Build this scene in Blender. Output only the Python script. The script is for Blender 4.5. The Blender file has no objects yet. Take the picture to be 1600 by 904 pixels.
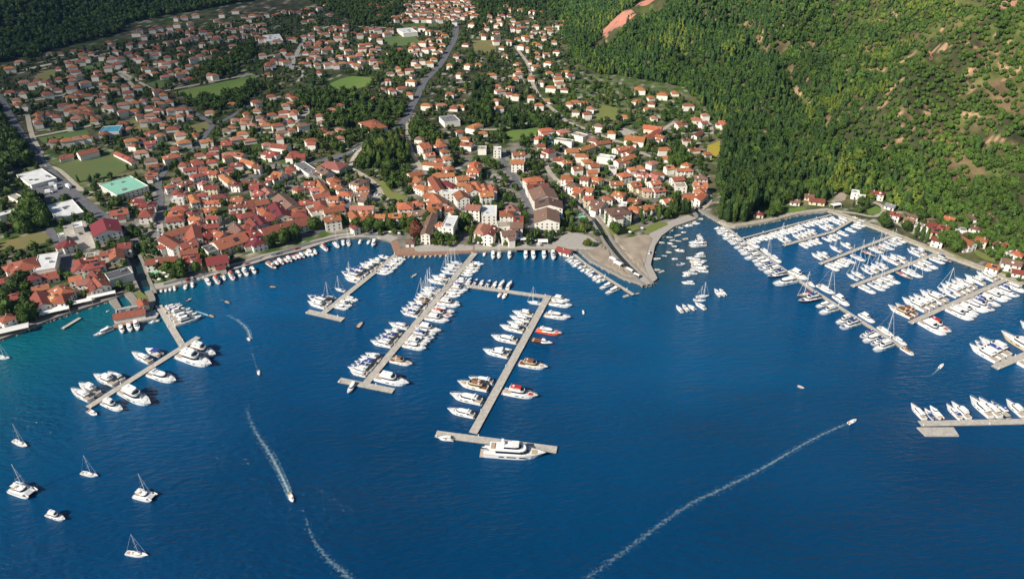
import bpy, math, random
import numpy as np
R = math.radians
rng = np.random.default_rng(7); random.seed(7)
scene = bpy.context.scene
COL = scene.collection
# ------------------------------------------------------------------ camera, sky, sun, exposure
CAM_Z = 270.0; FPX = 1151.0; TILT = R(30.6)
cam = bpy.data.cameras.new('camera'); camo = bpy.data.objects.new('camera', cam); COL.objects.link(camo)
cam.sensor_width = 36; cam.lens = FPX / 1600 * 36; cam.clip_start = 1; cam.clip_end = 12000
camo.location = (0, 0, CAM_Z); camo.rotation_euler = (math.pi/2 - TILT, 0, 0)
scene.camera = camo
SUN_AZ, SUN_EL = R(-127), R(36)          # azimuth clockwise from +Y
S = np.array([math.sin(SUN_AZ)*math.cos(SUN_EL), math.cos(SUN_AZ)*math.cos(SUN_EL), math.sin(SUN_EL)])
world = bpy.data.worlds.new("World"); scene.world = world; world.use_nodes = True
nt = world.node_tree; bg = nt.nodes['Background']
sky = nt.nodes.new('ShaderNodeTexSky'); sky.sky_type = 'NISHITA'; sky.sun_disc = False
sky.sun_elevation = SUN_EL; sky.sun_rotation = SUN_AZ; sky.altitude = 100; sky.air_density = 1.2; sky.dust_density = 0.1; sky.ozone_density = 2.0
nt.links.new(sky.outputs[0], bg.inputs[0]); bg.inputs[1].default_value = 0.052
sl = bpy.data.lights.new('sun', 'SUN'); sl.energy = 5.0; sl.angle = R(0.53); sl.color = (1.0, 0.93, 0.82)
so = bpy.data.objects.new('sun', sl); COL.objects.link(so)
from mathutils import Vector
so.rotation_euler = Vector(S).to_track_quat('Z', 'Y').to_euler()
scene.view_settings.view_transform = 'Standard'; scene.view_settings.look = 'None'
scene.view_settings.exposure = 0.5; scene.view_settings.gamma = 1.0
scene.cycles.max_bounces = 5; scene.cycles.diffuse_bounces = 2; scene.cycles.glossy_bounces = 2
scene.cycles.transparent_max_bounces = 12; scene.cycles.volume_bounces = 0
scene.cycles.use_denoising = True

# ------------------------------------------------------------------ helpers
CT, ST = math.cos(TILT), math.sin(TILT)
def ray(u, v):
    x = (u-800)/FPX; y = -(v-452)/FPX
    return np.array([x, CT + y*ST, -ST + y*CT])
def on_z(u, v, z=0.0):
    d = ray(u, v); t = (z-CAM_Z)/d[2]
    return np.array([d[0]*t, d[1]*t])
def proj(X, Y, Z):
    X, Y, Z = np.asarray(X, float), np.asarray(Y, float), np.asarray(Z, float)-CAM_Z
    zc = Y*CT - Z*ST; yc = Y*ST + Z*CT
    return 800 + FPX*X/zc, 452 - FPX*yc/zc
def tag(o, label=None, cat=None, group=None, kind=None):
    if label: o['label'] = label
    if cat: o['category'] = cat
    if group: o['group'] = group
    if kind: o['kind'] = kind
    return o
def mesh_np(name, V, F, mats=(), smooth=False, mi=None):
    """F: list of tuples, or an int array of equal-size faces"""
    me = bpy.data.meshes.new(name)
    if isinstance(F, np.ndarray):
        k = F.shape[1]; n = len(F)
        V = np.asarray(V, np.float32)
        me.vertices.add(len(V)); me.vertices.foreach_set('co', V.ravel())
        me.loops.add(n*k); me.loops.foreach_set('vertex_index', F.astype(np.int32).ravel())
        me.polygons.add(n); me.polygons.foreach_set('loop_start', np.arange(0, n*k, k, dtype=np.int32))
        me.update(calc_edges=True)
    else:
        me.from_pydata([tuple(map(float, v)) for v in V], [], [tuple(f) for f in F])
    for m in mats: me.materials.append(m)
    if mi is not None: me.polygons.foreach_set('material_index', np.asarray(mi, np.int32))
    me.polygons.foreach_set('use_smooth', np.full(len(me.polygons), smooth))
    me.update()
    return me
def obj(name, me, parent=None, loc=(0,0,0), rot=(0,0,0), scale=(1,1,1)):
    o = bpy.data.objects.new(name, me); COL.objects.link(o)
    o.parent = parent; o.location = loc; o.rotation_euler = rot; o.scale = scale
    return o
class MB:
    def __init__(s): s.V = []; s.F = []
    def add(s, V, F):
        b = len(s.V); s.V += [tuple(v) for v in V]; s.F += [tuple(b+i for i in f) for f in F]
    def slab(s, bot, top, z0, z1):
        n = len(bot)
        V = [(p[0], p[1], z0 if len(p) < 3 else p[2]) for p in bot] + [(p[0], p[1], z1 if len(p) < 3 else p[2]) for p in top]
        F = [tuple(reversed(range(n))), tuple(range(n, 2*n))] + [(i, (i+1) % n, n+(i+1) % n, n+i) for i in range(n)]
        s.add(V, F); return s
    def box(s, x0, x1, y0, y1, z0, z1):
        q = [(x0,y0),(x1,y0),(x1,y1),(x0,y1)]; return s.slab(q, q, z0, z1)
    def tube(s, a, b, r, r2=None, n=5):
        a, b = Vector(a), Vector(b); d = (b-a).normalized(); r2 = r if r2 is None else r2
        x = d.orthogonal().normalized(); y = d.cross(x)
        V = [a + (x*math.cos(t)+y*math.sin(t))*r for t in [2*math.pi*i/n for i in range(n)]]
        V += [b + (x*math.cos(t)+y*math.sin(t))*r2 for t in [2*math.pi*i/n for i in range(n)]]
        s.add(V, [tuple(reversed(range(n))), tuple(range(n, 2*n))] + [(i, (i+1) % n, n+(i+1) % n, n+i) for i in range(n)]); return s
    def mesh(s, name, mat, smooth=False): return mesh_np(name, s.V, s.F, [mat], smooth)

# ---- numpy value noise
_tab = rng.random((256, 256))
def vnoise(x, y):
    xi = np.floor(x).astype(int); yi = np.floor(y).astype(int); fx = x-xi; fy = y-yi
    fx = fx*fx*(3-2*fx); fy = fy*fy*(3-2*fy)
    a = _tab[xi & 255, yi & 255]; b = _tab[(xi+1) & 255, yi & 255]; c = _tab[xi & 255, (yi+1) & 255]; d = _tab[(xi+1) & 255, (yi+1) & 255]
    return (a*(1-fx)+b*fx)*(1-fy) + (c*(1-fx)+d*fx)*fy
def fbm(x, y, o=4):
    s = 0; a = .5; t = 0
    for i in range(o): s = s+a*vnoise(x*2**i+i*17.3, y*2**i+i*9.1); t += a; a *= .5
    return s/t
def seg_dist(X, Y, P, closed=False, signed=False):
    X = np.asarray(X, float); Y = np.asarray(Y, float)
    D = np.full(X.shape, 1e18)
    n = len(P)
    for i in range(n if closed else n-1):
        ax, ay = P[i]; bx, by = P[(i+1) % n]; dx, dy = bx-ax, by-ay; L2 = dx*dx+dy*dy+1e-9
        t = np.clip(((X-ax)*dx+(Y-ay)*dy)/L2, 0, 1)
        D = np.minimum(D, (X-ax-t*dx)**2+(Y-ay-t*dy)**2)
    return np.sqrt(D)
def inside(X, Y, P):
    X = np.asarray(X, float); Y = np.asarray(Y, float); c = np.zeros(X.shape, bool); n = len(P)
    for i in range(n):
        x1, y1 = P[i]; x2, y2 = P[(i+1) % n]
        if y1 == y2: continue
        c ^= ((y1 > Y) != (y2 > Y)) & (X < (x2-x1)*(Y-y1)/(y2-y1)+x1)
    return c
def sm(x, a, b):
    t = np.clip((x-a)/(b-a), 0, 1); return t*t*(3-2*t)

# ------------------------------------------------------------------ materials
def srgb(r, g, b):
    f = lambda c: (c/255/12.92) if c/255 <= .04045 else ((c/255+.055)/1.055)**2.4
    return (f(r), f(g), f(b))
def pm(name, col, rough=.6, var=0.0, nscale=0, namt=0.0, col2=None, metal=0, bump=0, coords='Object', spec=.5):
    m = bpy.data.materials.new(name); m.use_nodes = True; n = m.node_tree.nodes; l = m.node_tree.links
    b = n['Principled BSDF']; b.inputs['Base Color'].default_value = (*col, 1); b.inputs['Roughness'].default_value = rough
    b.inputs['Metallic'].default_value = metal; b.inputs['Specular IOR Level'].default_value = spec
    out = None
    if nscale:
        tc = n.new('ShaderNodeTexCoord'); no = n.new('ShaderNodeTexNoise'); no.inputs['Scale'].default_value = nscale; no.inputs['Detail'].default_value = 4
        if coords == 'World':
            g = n.new('ShaderNodeNewGeometry'); l.new(g.outputs['Position'], no.inputs['Vector'])
        else: l.new(tc.outputs['Object'], no.inputs['Vector'])
        mr = n.new('ShaderNodeMapRange'); mr.inputs[1].default_value = .3; mr.inputs[2].default_value = .7
        l.new(no.outputs[0], mr.inputs[0])
        mx = n.new('ShaderNodeMix'); mx.data_type = 'RGBA'
        c2 = col2 or tuple(c*(1-namt) for c in col)
        mx.inputs[6].default_value = (*col, 1); mx.inputs[7].default_value = (*c2, 1); l.new(mr.outputs[0], mx.inputs[0])
        out = mx.outputs[2]
        if bump:
            bp = n.new('ShaderNodeBump'); bp.inputs['Strength'].default_value = bump; l.new(no.outputs[0], bp.inputs['Height']); l.new(bp.outputs[0], b.inputs['Normal'])
    if var:
        oi = n.new('ShaderNodeObjectInfo'); hs = n.new('ShaderNodeHueSaturation')
        a = n.new('ShaderNodeMapRange'); a.inputs[3].default_value = 1-var; a.inputs[4].default_value = 1+var; l.new(oi.outputs['Random'], a.inputs[0]); l.new(a.outputs[0], hs.inputs['Value'])
        h = n.new('ShaderNodeMath'); h.operation = 'MULTIPLY'; h.inputs[1].default_value = 7.31; fr = n.new('ShaderNodeMath'); fr.operation = 'FRACT'
        l.new(oi.outputs['Random'], h.inputs[0]); l.new(h.outputs[0], fr.inputs[0])
        a2 = n.new('ShaderNodeMapRange'); a2.inputs[3].default_value = .5-.008*min(1, var*4); a2.inputs[4].default_value = .5+.014*min(1, var*4); l.new(fr.outputs[0], a2.inputs[0]); l.new(a2.outputs[0], hs.inputs['Hue'])
        if out is None: hs.inputs['Color'].default_value = (*col, 1)
        else: l.new(out, hs.inputs['Color'])
        out = hs.outputs[0]
    if out is not None: l.new(out, b.inputs['Base Color'])
    return m
def roof_mat(name, col, col2):
    """clay tile roof: rows of tiles down the slope, patchy weathering"""
    m = pm(name, col, .75, var=.32, nscale=.9, col2=col2)
    n = m.node_tree.nodes; l = m.node_tree.links; b = n['Principled BSDF']
    tc = n.new('ShaderNodeTexCoord'); w = n.new('ShaderNodeTexWave'); w.bands_direction = 'X'; w.inputs['Scale'].default_value = .55; w.inputs['Distortion'].default_value = .6; w.inputs['Detail'].default_value = 1
    l.new(tc.outputs['Object'], w.inputs['Vector'])
    bp = n.new('ShaderNodeBump'); bp.inputs['Strength'].default_value = .7; bp.inputs['Distance'].default_value = .25; l.new(w.outputs[0], bp.inputs['Height']); l.new(bp.outputs[0], b.inputs['Normal'])
    src = b.inputs['Base Color'].links[0].from_socket
    no = n.new('ShaderNodeTexNoise'); no.inputs['Scale'].default_value = 2.6; no.inputs['Detail'].default_value = 3; l.new(tc.outputs['Object'], no.inputs['Vector'])
    mr = n.new('ShaderNodeMapRange'); mr.inputs[1].default_value = .35; mr.inputs[2].default_value = .65; mr.inputs[3].default_value = .68; mr.inputs[4].default_value = 1.2; l.new(no.outputs[0], mr.inputs[0])
    mx = n.new('ShaderNodeMix'); mx.data_type = 'RGBA'; mx.blend_type = 'MULTIPLY'; mx.inputs[0].default_value = 1
    l.new(src, mx.inputs[6]); l.new(mr.outputs[0], mx.inputs[7]); l.new(mx.outputs[2], b.inputs['Base Color'])
    return m
def attr_mat(name, attr, rough=.85, nscale=.25, namt=.35, fine=0, bump=0, transl=0):
    m = bpy.data.materials.new(name); m.use_nodes = True; n = m.node_tree.nodes; l = m.node_tree.links; b = n['Principled BSDF']
    b.inputs['Roughness'].default_value = rough; b.inputs['Specular IOR Level'].default_value = .2
    at = n.new('ShaderNodeAttribute'); at.attribute_name = attr
    g = n.new('ShaderNodeNewGeometry'); no = n.new('ShaderNodeTexNoise'); no.inputs['Scale'].default_value = nscale; no.inputs['Detail'].default_value = 5
    l.new(g.outputs['Position'], no.inputs['Vector'])
    mr = n.new('ShaderNodeMapRange'); mr.inputs[1].default_value = .3; mr.inputs[2].default_value = .7; mr.inputs[3].default_value = 1-namt; mr.inputs[4].default_value = 1+namt; l.new(no.outputs[0], mr.inputs[0])
    mx = n.new('ShaderNodeMix'); mx.data_type = 'RGBA'; mx.blend_type = 'MULTIPLY'; mx.inputs[0].default_value = 1; mx.clamp_result = False
    l.new(at.outputs['Color'], mx.inputs[6]); l.new(mr.outputs[0], mx.inputs[7]); l.new(mx.outputs[2], b.inputs['Base Color'])
    if bump:
        bp = n.new('ShaderNodeBump'); bp.inputs['Strength'].default_value = bump; bp.inputs['Distance'].default_value = 1.0; l.new(no.outputs[0], bp.inputs['Height']); l.new(bp.outputs[0], b.inputs['Normal'])
    if transl:
        tr = n.new('ShaderNodeBsdfTranslucent'); l.new(mx.outputs[2], tr.inputs[0]); ms = n.new('ShaderNodeMixShader'); ms.inputs[0].default_value = transl*.5
        o = n['Material Output']; l.new(b.outputs[0], ms.inputs[1]); l.new(tr.outputs[0], ms.inputs[2]); l.new(ms.outputs[0], o.inputs[0])
    return m

M = {}
M['orange'] = roof_mat('orange clay tile', (.46,.14,.055), (.30,.10,.048))
M['red'] = roof_mat('red clay tile', (.33,.075,.042), (.21,.055,.038))
M['brown'] = roof_mat('brown clay tile', (.23,.125,.085), (.17,.095,.07))
M['grey'] = roof_mat('grey roof', (.28,.27,.28), (.2,.2,.21))
M['maroon'] = roof_mat('maroon metal roof', (.2,.022,.025), (.16,.02,.022))
M['pink'] = roof_mat('faded pink tile', (.42,.165,.12), (.31,.11,.08))
M['flatwhite'] = pm('white roof membrane', (.7,.7,.68), .6, nscale=.25, namt=.22)
M['flatgreen'] = pm('green roof sheet', (.24,.52,.38), .55, nscale=.15, namt=.12)
M['flatdark'] = pm('dark roof felt', (.09,.09,.1), .8, nscale=.4, namt=.3)
M['flattan'] = pm('tan roof terrace', (.38,.33,.25), .8, nscale=.4, namt=.25)
M['wall'] = pm('white render', (.80,.755,.67), .8, var=.10, nscale=.35, namt=.12)
M['wall2'] = pm('cream render', (.70,.60,.44), .8, var=.12, nscale=.35, namt=.16)
M['glass'] = pm('window glass', (.03,.035,.045), .12)
M['shutter'] = pm('door paint', (.12,.08,.05), .6, var=.4)
M['chimney'] = pm('chimney brick', (.42,.34,.27), .9)
M['asphalt'] = pm('asphalt', (.13,.13,.14), .85, nscale=.35, namt=.35, coords='World')
M['paving'] = pm('pale paving', (.40,.365,.32), .85, nscale=.6, namt=.25, coords='World')
M['path'] = pm('gravel path', (.42,.37,.29), .9, nscale=.4, namt=.3, coords='World')
M['sand'] = pm('packed sand', (.37,.30,.225), .9, nscale=.12, namt=.35, coords='World')
M['brickdeck'] = pm('terracotta paving', (.34,.19,.125), .8, nscale=.5, namt=.3, coords='World')
M['quay'] = pm('quay stone', (.30,.27,.23), .85, nscale=.8, namt=.35, coords='World', bump=.3)
M['deckwood'] = pm('pontoon decking', (.50,.46,.40), .8, nscale=.7, namt=.34, coords='World')
M['deckside'] = pm('pontoon float', (.10,.09,.08), .8)
M['gel'] = pm('white gelcoat', (.80,.80,.78), .25, var=.05)
M['geltrim'] = pm('pale gelcoat', (.72,.71,.67), .4, var=.08)
M['cream'] = pm('cream paint', (.62,.50,.33), .4)
M['teak'] = pm('teak', (.46,.38,.29), .7, nscale=3, namt=.25)
M['varnish'] = pm('varnished wood', (.23,.09,.035), .35, nscale=2, namt=.3)
M['bglass'] = pm('tinted boat glass', (.012,.016,.024), .08)
M['antifoul'] = pm('dark waterline paint', (.02,.025,.04), .5)
M['navy'] = pm('navy canvas', (.02,.05,.2), .8, var=.3)
M['canvas'] = pm('white canvas', (.66,.66,.64), .8)
M['tan'] = pm('tan cushion', (.45,.33,.22), .8, var=.2)
M['redp'] = pm('red boat paint', (.45,.035,.02), .35)
M['orangep'] = pm('rescue orange paint', (.75,.10,.02), .35)
M['darkhull'] = pm('dark boat paint', (.02,.03,.06), .3)
M['alu'] = pm('aluminium', (.6,.6,.6), .4, metal=.3)
M['rubber'] = pm('grey rubber tube', (.16,.17,.18), .6)
M['bark'] = pm('bark', (.11,.075,.05), .9)
M['foliage'] = attr_mat('foliage', 'tint', .75, nscale=1.4, namt=.4, transl=.22)
M['ground'] = attr_mat('ground cover', 'tint', .95, nscale=.09, namt=.4, bump=.6)
M['carpaint'] = pm('car paint', (.35,.35,.36), .25, var=.9)
M['pool'] = pm('pool water', (.05,.28,.42), .08)
M['awning'] = pm('white awning cloth', (.72,.70,.66), .8, var=.1)
M['turf'] = pm('sports turf', (.060,.115,.022), .95, nscale=.05, col2=(.10,.105,.030), coords='World')
# ------------------------------------------------------------------ plan of the coast, traced where it stands on the water level
COAST = [(-420,650),(-200,590),(-60,549),(0,533),(35,519),(75,503),(97,495),(130,484),(170,471),(196,462),(204,470),(212,482),(236,487),(243,470),(236,456),(280,447),(320,436),(400,413),(420,406),(472,393),(500,384),(520,377),(545,373),(590,372),(612,380),(619,400),(680,398),(742,395),(800,393),(870,393),(897,394),(905,393),
 (920,408),(955,426),(975,437),(1000,444),(1012,447),(1026,438),(1015,416),(1019,400),(1022,386),(1032,371),(1052,356),(1087,344),(1091,340),(1080,327),(1083,324),(1100,335),(1122,348),(1145,357),(1165,354),(1200,348),(1247,336),(1295,331),(1325,343),(1375,361),(1425,381),(1475,401),(1535,423),(1597,448),(1690,490),(1850,560)]
CW = np.array([on_z(u, v, 0) for u, v in COAST])
LAND = [tuple(p) for p in CW] + [(3200, 200), (3200, 4000), (-3200, 4000), (-3200, 200)]
RIVER = [on_z(u, v, 1) for u, v in [(1013,446),(985,418),(965,397),(950,377),(938,355),(925,338),(905,318),(885,302),(868,288)]]
STREAM = [on_z(u, v, 1) for u, v in [(232,462),(226,448),(219,432),(213,412),(208,402)]]
FOOT = [on_z(u, v, 8) for u, v in [(1720,492),(1650,452),(1560,405),(1480,365),(1400,318),(1330,303),(1240,312),(1190,318),(1135,318),(1118,290),(1122,240),(1128,205),(1090,160),(1060,135),(980,122),(930,118),(895,98),(880,70),(872,40),(880,15),(960,-40),(990,-90)]]
HILL = [tuple(p) for p in FOOT] + [(900, 4000), (4000, 4000), (4000, 300)]
LFOOT = [on_z(u, v, 8) for u, v in [(-120,140),(0,108),(60,97),(110,80),(190,62),(205,46),(290,30),(380,14),(470,2),(560,-20)]]
LHILL = [tuple(p) for p in LFOOT] + [(-300, 4000), (-4000, 4000), (-4000, 1000)]
KN = on_z(606, 236, 6)
def height(X, Y):
    X = np.asarray(X, float); Y = np.asarray(Y, float)
    d = seg_dist(X, Y, CW); land = inside(X, Y, LAND); d = np.where(land, d, -d)
    h = 1.45 + .018*np.clip(d-40, 0, 1500)
    dh = np.where(inside(X, Y, HILL), seg_dist(X, Y, FOOT), 0)
    h = h + .46*dh*dh/(dh+45) + (fbm(X/100, Y/100, 4)-.5)*np.clip(dh*.50, 0, 75) - (1-np.clip(np.abs(fbm(X/95+5, Y/150+3, 2)-.5)*7, 0, 1))*np.clip(dh*.22, 0, 20)
    h = np.maximum(h, 1.7+.06*dh)
    dl = np.where(inside(X, Y, LHILL), seg_dist(X, Y, LFOOT), 0)
    h = h + .30*dl*dl/(dl+70) + (fbm(X/140+9, Y/140, 3)-.5)*np.clip(dl*.25, 0, 40)
    h = h + 11*np.exp(-((X-KN[0])**2+(Y-KN[1])**2)/(2*27.**2))
    wet = seg_dist(X, Y, RIVER) < 3.9
    wet |= seg_dist(X, Y, STREAM) < 4.6
    h = np.where(wet, -2.0, h)
    return np.where(d > 1.5, h, np.where(d < 0, -14.0, 1.45)), d, dh, dl
gx = np.arange(-1500, 1500.1, 4.0)
gy = np.concatenate([np.arange(180, 900, 3.0), np.arange(900, 2500, 8.0)])
GX, GY = np.meshgrid(gx, gy, indexing='ij')
HZ, DC, DH, DL = height(GX, GY)
def _bil(A, X, Y):
    X = np.clip(np.asarray(X, float), gx[0], gx[-1]-.01); Y = np.clip(np.asarray(Y, float), gy[0], gy[-1]-.01)
    i = np.clip(np.searchsorted(gx, X, 'right')-1, 0, len(gx)-2); j = np.clip(np.searchsorted(gy, Y, 'right')-1, 0, len(gy)-2)
    fx = (X-gx[i])/(gx[i+1]-gx[i]); fy = (Y-gy[j])/(gy[j+1]-gy[j])
    return (A[i,j]*(1-fx)+A[i+1,j]*fx)*(1-fy)+(A[i,j+1]*(1-fx)+A[i+1,j+1]*fx)*fy
def hz(X, Y): return _bil(HZ, X, Y)
def hz0(X, Y): return np.maximum(_bil(HZ, X, Y), 0.0)
def G(u, v, above=0.0):
    """where the sight line meets the ground (raised by above)"""
    d = ray(u, v); t = np.concatenate([np.arange(250, 900, 2.), np.arange(900, 3200, 5.)])
    z = CAM_Z + d[2]*t - above; h = hz0(d[0]*t, d[1]*t)
    k = np.argmax(z < h)
    if z[k] >= h[k]: k = len(t)-1
    a, b = t[k-1], t[k]
    for _ in range(12):
        m = .5*(a+b)
        if CAM_Z+d[2]*m-above < float(hz0(d[0]*m, d[1]*m)): b = m
        else: a = m
    return np.array([d[0]*b, d[1]*b, float(hz0(d[0]*b, d[1]*b))])
def pxs(v): return (v+230)*.861/270      # rough pixels per metre on the flat at picture row v

# ---- occupancy raster (1.5 m)
OC = 1.5; OX0, OY0 = -1300, 300; OCC = np.zeros((int(2700/OC), int(1900/OC)), bool)
def occ_poly(P, val=True):
    P = np.asarray(P)[:, :2]; x0, y0 = P.min(0); x1, y1 = P.max(0)
    i0, i1 = max(0, int((x0-OX0)/OC)), min(OCC.shape[0], int((x1-OX0)/OC)+2); j0, j1 = max(0, int((y0-OY0)/OC)), min(OCC.shape[1], int((y1-OY0)/OC)+2)
    if i1 <= i0 or j1 <= j0: return
    X, Y = np.meshgrid(OX0+OC*np.arange(i0, i1), OY0+OC*np.arange(j0, j1), indexing='ij')
    OCC[i0:i1, j0:j1] |= inside(X, Y, [tuple(p) for p in P])
def is_occ(X, Y):
    i = ((np.asarray(X)-OX0)/OC+.5).astype(int); j = ((np.asarray(Y)-OY0)/OC+.5).astype(int)
    ok = (i >= 0) & (i < OCC.shape[0]) & (j >= 0) & (j < OCC.shape[1])
    r = np.zeros(np.shape(X), bool); r[ok] = OCC[i[ok], j[ok]]; return r
def strip_poly(P, w):
    P = np.asarray(P)[:, :2]; T = np.gradient(P, axis=0); T /= np.linalg.norm(T, axis=1)[:, None]+1e-9; N = np.stack([-T[:,1], T[:,0]], 1)
    return P+N*w/2, P-N*w/2
def resample(P, step):
    P = np.asarray(P, float)[:, :2]; s = np.r_[0, np.cumsum(np.linalg.norm(np.diff(P, axis=0), axis=1))]
    t = np.linspace(0, s[-1], max(3, int(s[-1]/step)+1)); return np.stack([np.interp(t, s, P[:,0]), np.interp(t, s, P[:,1])], 1)
def smooth_line(P, n=2):
    P = np.asarray(P, float)[:, :2]
    for _ in range(n):
        Q = [P[0]]
        for a, b in zip(P[:-1], P[1:]): Q += [a*.75+b*.25, a*.25+b*.75]
        P = np.array(Q+[P[-1]])
    return P

# ---- terrain mesh with its cover colour
U, Vv = proj(GX, GY, HZ)
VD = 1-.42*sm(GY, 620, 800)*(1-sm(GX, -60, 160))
n1 = fbm(GX/38, GY/38, 4); n2 = fbm(GX/9+40, GY/9, 3); n3 = fbm(GX/80+11, GY/80+7, 3)
green = np.array([.045,.062,.020]); lush = np.array([.060,.105,.018]); olive = np.array([.13,.12,.05]); tan = np.array([.24,.20,.15]); dirt = np.array([.27,.17,.095]); grey = np.array([.20,.185,.165]); floor_ = np.array([.05,.055,.022])
def mix(a, b, t): return a*(1-t)[..., None]+b*t[..., None]
C = mix(np.broadcast_to(green, GX.shape+(3,)), lush, sm(n3, .42, .62))
C = mix(C, olive, sm(n1, .52, .70)*.7)
TOWN = [(-100,560),(-100,400),(100,400),(215,300),(420,250),(600,300),(640,220),(760,215),(900,200),(1100,260),(1110,330),(1030,370),(1030,460),(-100,640)]
tw = inside(U, Vv, TOWN).astype(float)
C = mix(C, tan*1.1, sm(n2, .50, .60)*(.35+.55*tw))
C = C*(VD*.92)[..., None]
C = mix(C, grey, sm(n1, .46, .60)*tw*.8)
hillm = sm(DH, 0, 30)
hc = mix(np.broadcast_to(floor_, GX.shape+(3,)), dirt*.75, sm(n1*.6+n2*.4, .54, .66)*.65)
hc = mix(hc, np.array([.10,.13,.03]), sm(fbm(GX/24+3, GY/24+8, 3), .54, .66)*.6)
C = mix(C, hc, hillm)
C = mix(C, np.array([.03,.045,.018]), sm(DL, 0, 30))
lanes = (np.abs(fbm(GX/46+21, GY/34+13, 3)-.5) < .0085).astype(float)+(np.abs(fbm(GX/30+61, GY/55+3, 3)-.52) < .006).astype(float)
C = mix(C, np.array([.34,.31,.27]), np.clip(lanes, 0, 1)*(1-hillm)*(1-sm(DL, 0, 10))*.9)
C = mix(C, np.array([.40,.25,.15]), (np.abs(fbm(GX/60+33, GY/42+71, 4)-.5) < .010)*hillm*.9)
C = mix(C, np.array([.12,.11,.08]), (DC < 6).astype(float)*.8)
V3 = np.stack([GX, GY, HZ], -1).reshape(-1, 3)
nx, ny = GX.shape; I = np.arange(nx*ny).reshape(nx, ny)
F = np.stack([I[:-1,:-1], I[1:,:-1], I[1:,1:], I[:-1,1:]], -1).reshape(-1, 4)
sea_cell = (DC[:-1,:-1] < -9) & (DC[1:,1:] < -9) & (DC[1:,:-1] < -9) & (DC[:-1,1:] < -9)
F = F[~sea_cell.ravel()]
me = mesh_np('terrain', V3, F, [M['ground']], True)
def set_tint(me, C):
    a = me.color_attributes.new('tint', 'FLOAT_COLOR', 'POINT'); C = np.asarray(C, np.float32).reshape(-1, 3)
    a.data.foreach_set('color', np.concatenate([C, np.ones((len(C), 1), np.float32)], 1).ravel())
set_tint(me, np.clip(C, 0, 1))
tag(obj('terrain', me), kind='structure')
# far ground out to the horizon, below the valley floor's level, so the sheet never ends
mb = MB(); z = 20
hor = mesh_np('far_terrain', [(-9000,2494,40),(9000,2494,40),(9000,11000,150),(-9000,11000,150),(1496,300,-1.5),(9000,300,60),(9000,2494,300),(1496,2494,40),(-9000,300,-1.5),(-1496,300,-1.5),(-1496,2494,40),(-9000,2494,200)], [(0,1,2,3),(4,5,6,7),(8,9,10,11)], [M['ground']])
set_tint(hor, np.tile([.04,.055,.02], (12, 1))); tag(obj('far_terrain', hor), kind='structure')

# ---- sea
sx = np.arange(-1500, 1500.1, 12.); sy = np.concatenate([np.arange(-300, 300, 30.), np.arange(300, 760, 6.)])
SX, SY = np.meshgrid(sx, sy, indexing='ij'); sd = seg_dist(SX, SY, CW)
bu, bv = proj(SX, np.maximum(SY, 20), 0*SX)
deep = np.array([.0001,.024,.078]); mid = np.array([.0002,.072,.182]); teal = np.array([.003,.105,.125]); murk = np.array([.03,.062,.085]); tree_refl = np.array([.006,.045,.055])
near = np.exp(-(np.clip(sd-10, 0, None)/175)**1.3)
patch = fbm(SX/120+3, SY/90, 3)
SC = mix(np.broadcast_to(deep, SX.shape+(3,)), mid, np.clip(near*1.15+(patch-.5)*.35, 0, 1))
wl = sm(-SX, 180, 300)*np.exp(-np.clip(sd-12, 0, None)/60)
SC = mix(SC, teal, np.clip(wl*1.25, 0, 1)*.8)
SC = SC*(.86+.28*fbm(SX/55+9, SY/24+2, 3))[..., None]*(.9+.2*fbm(SX/200+1, SY/70+5, 2))[..., None]
bayc = on_z(1050, 395); bay = np.exp(-(((SX-bayc[0])/42)**2+((SY-bayc[1])/48)**2))
SC = mix(SC, murk, np.clip(bay*1.1, 0, .85))
SC = mix(SC, tree_refl, (np.exp(-sd/12)*sm(SX, 60, 170))*.8)  # dark green tree reflections painted into the water colour along the east shore
SC = mix(SC, teal*.7, np.exp(-sd/16)*(1-sm(SX, 60, 170))*(1-sm(-SX, 190, 330))*.35)
SC[inside(SX, SY, LAND) & (sd > 7)] = (.010,.026,.030)
nx, ny = SX.shape; I = np.arange(nx*ny).reshape(nx, ny)
F = np.stack([I[:-1,:-1], I[1:,:-1], I[1:,1:], I[:-1,1:]], -1).reshape(-1, 4)
wm = bpy.data.materials.new('sea water'); wm.use_nodes = True; n = wm.node_tree.nodes; l = wm.node_tree.links; b = n['Principled BSDF']
b.inputs['Roughness'].default_value = .10; b.inputs['IOR'].default_value = 1.333
at = n.new('ShaderNodeAttribute'); at.attribute_name = 'tint'
g = n.new('ShaderNodeNewGeometry')
mp = n.new('ShaderNodeMapping'); mp.inputs['Rotation'].default_value = (0, 0, R(-14)); mp.inputs['Scale'].default_value = (.40, 1, 1); l.new(g.outputs['Position'], mp.inputs[0])
w1 = n.new('ShaderNodeTexNoise'); w1.inputs['Scale'].default_value = .40; w1.inputs['Detail'].default_value = 6; w1.inputs['Roughness'].default_value = .55; l.new(mp.outputs[0], w1.inputs['Vector'])
w2 = n.new('ShaderNodeTexNoise'); w2.inputs['Scale'].default_value = .045; w2.inputs['Detail'].default_value = 3; l.new(mp.outputs[0], w2.inputs['Vector'])
ml = n.new('ShaderNodeMath'); ml.operation = 'MULTIPLY_ADD'; ml.inputs[1].default_value = 1.3; l.new(w2.outputs[0], ml.inputs[0]); l.new(w1.outputs[0], ml.inputs[2])
bp = n.new('ShaderNodeBump'); 
w3 = n.new('ShaderNodeTexNoise'); w3.inputs['Scale'].default_value = .011; w3.inputs['Detail'].default_value = 4; l.new(mp.outputs[0], w3.inputs['Vector'])
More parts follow.
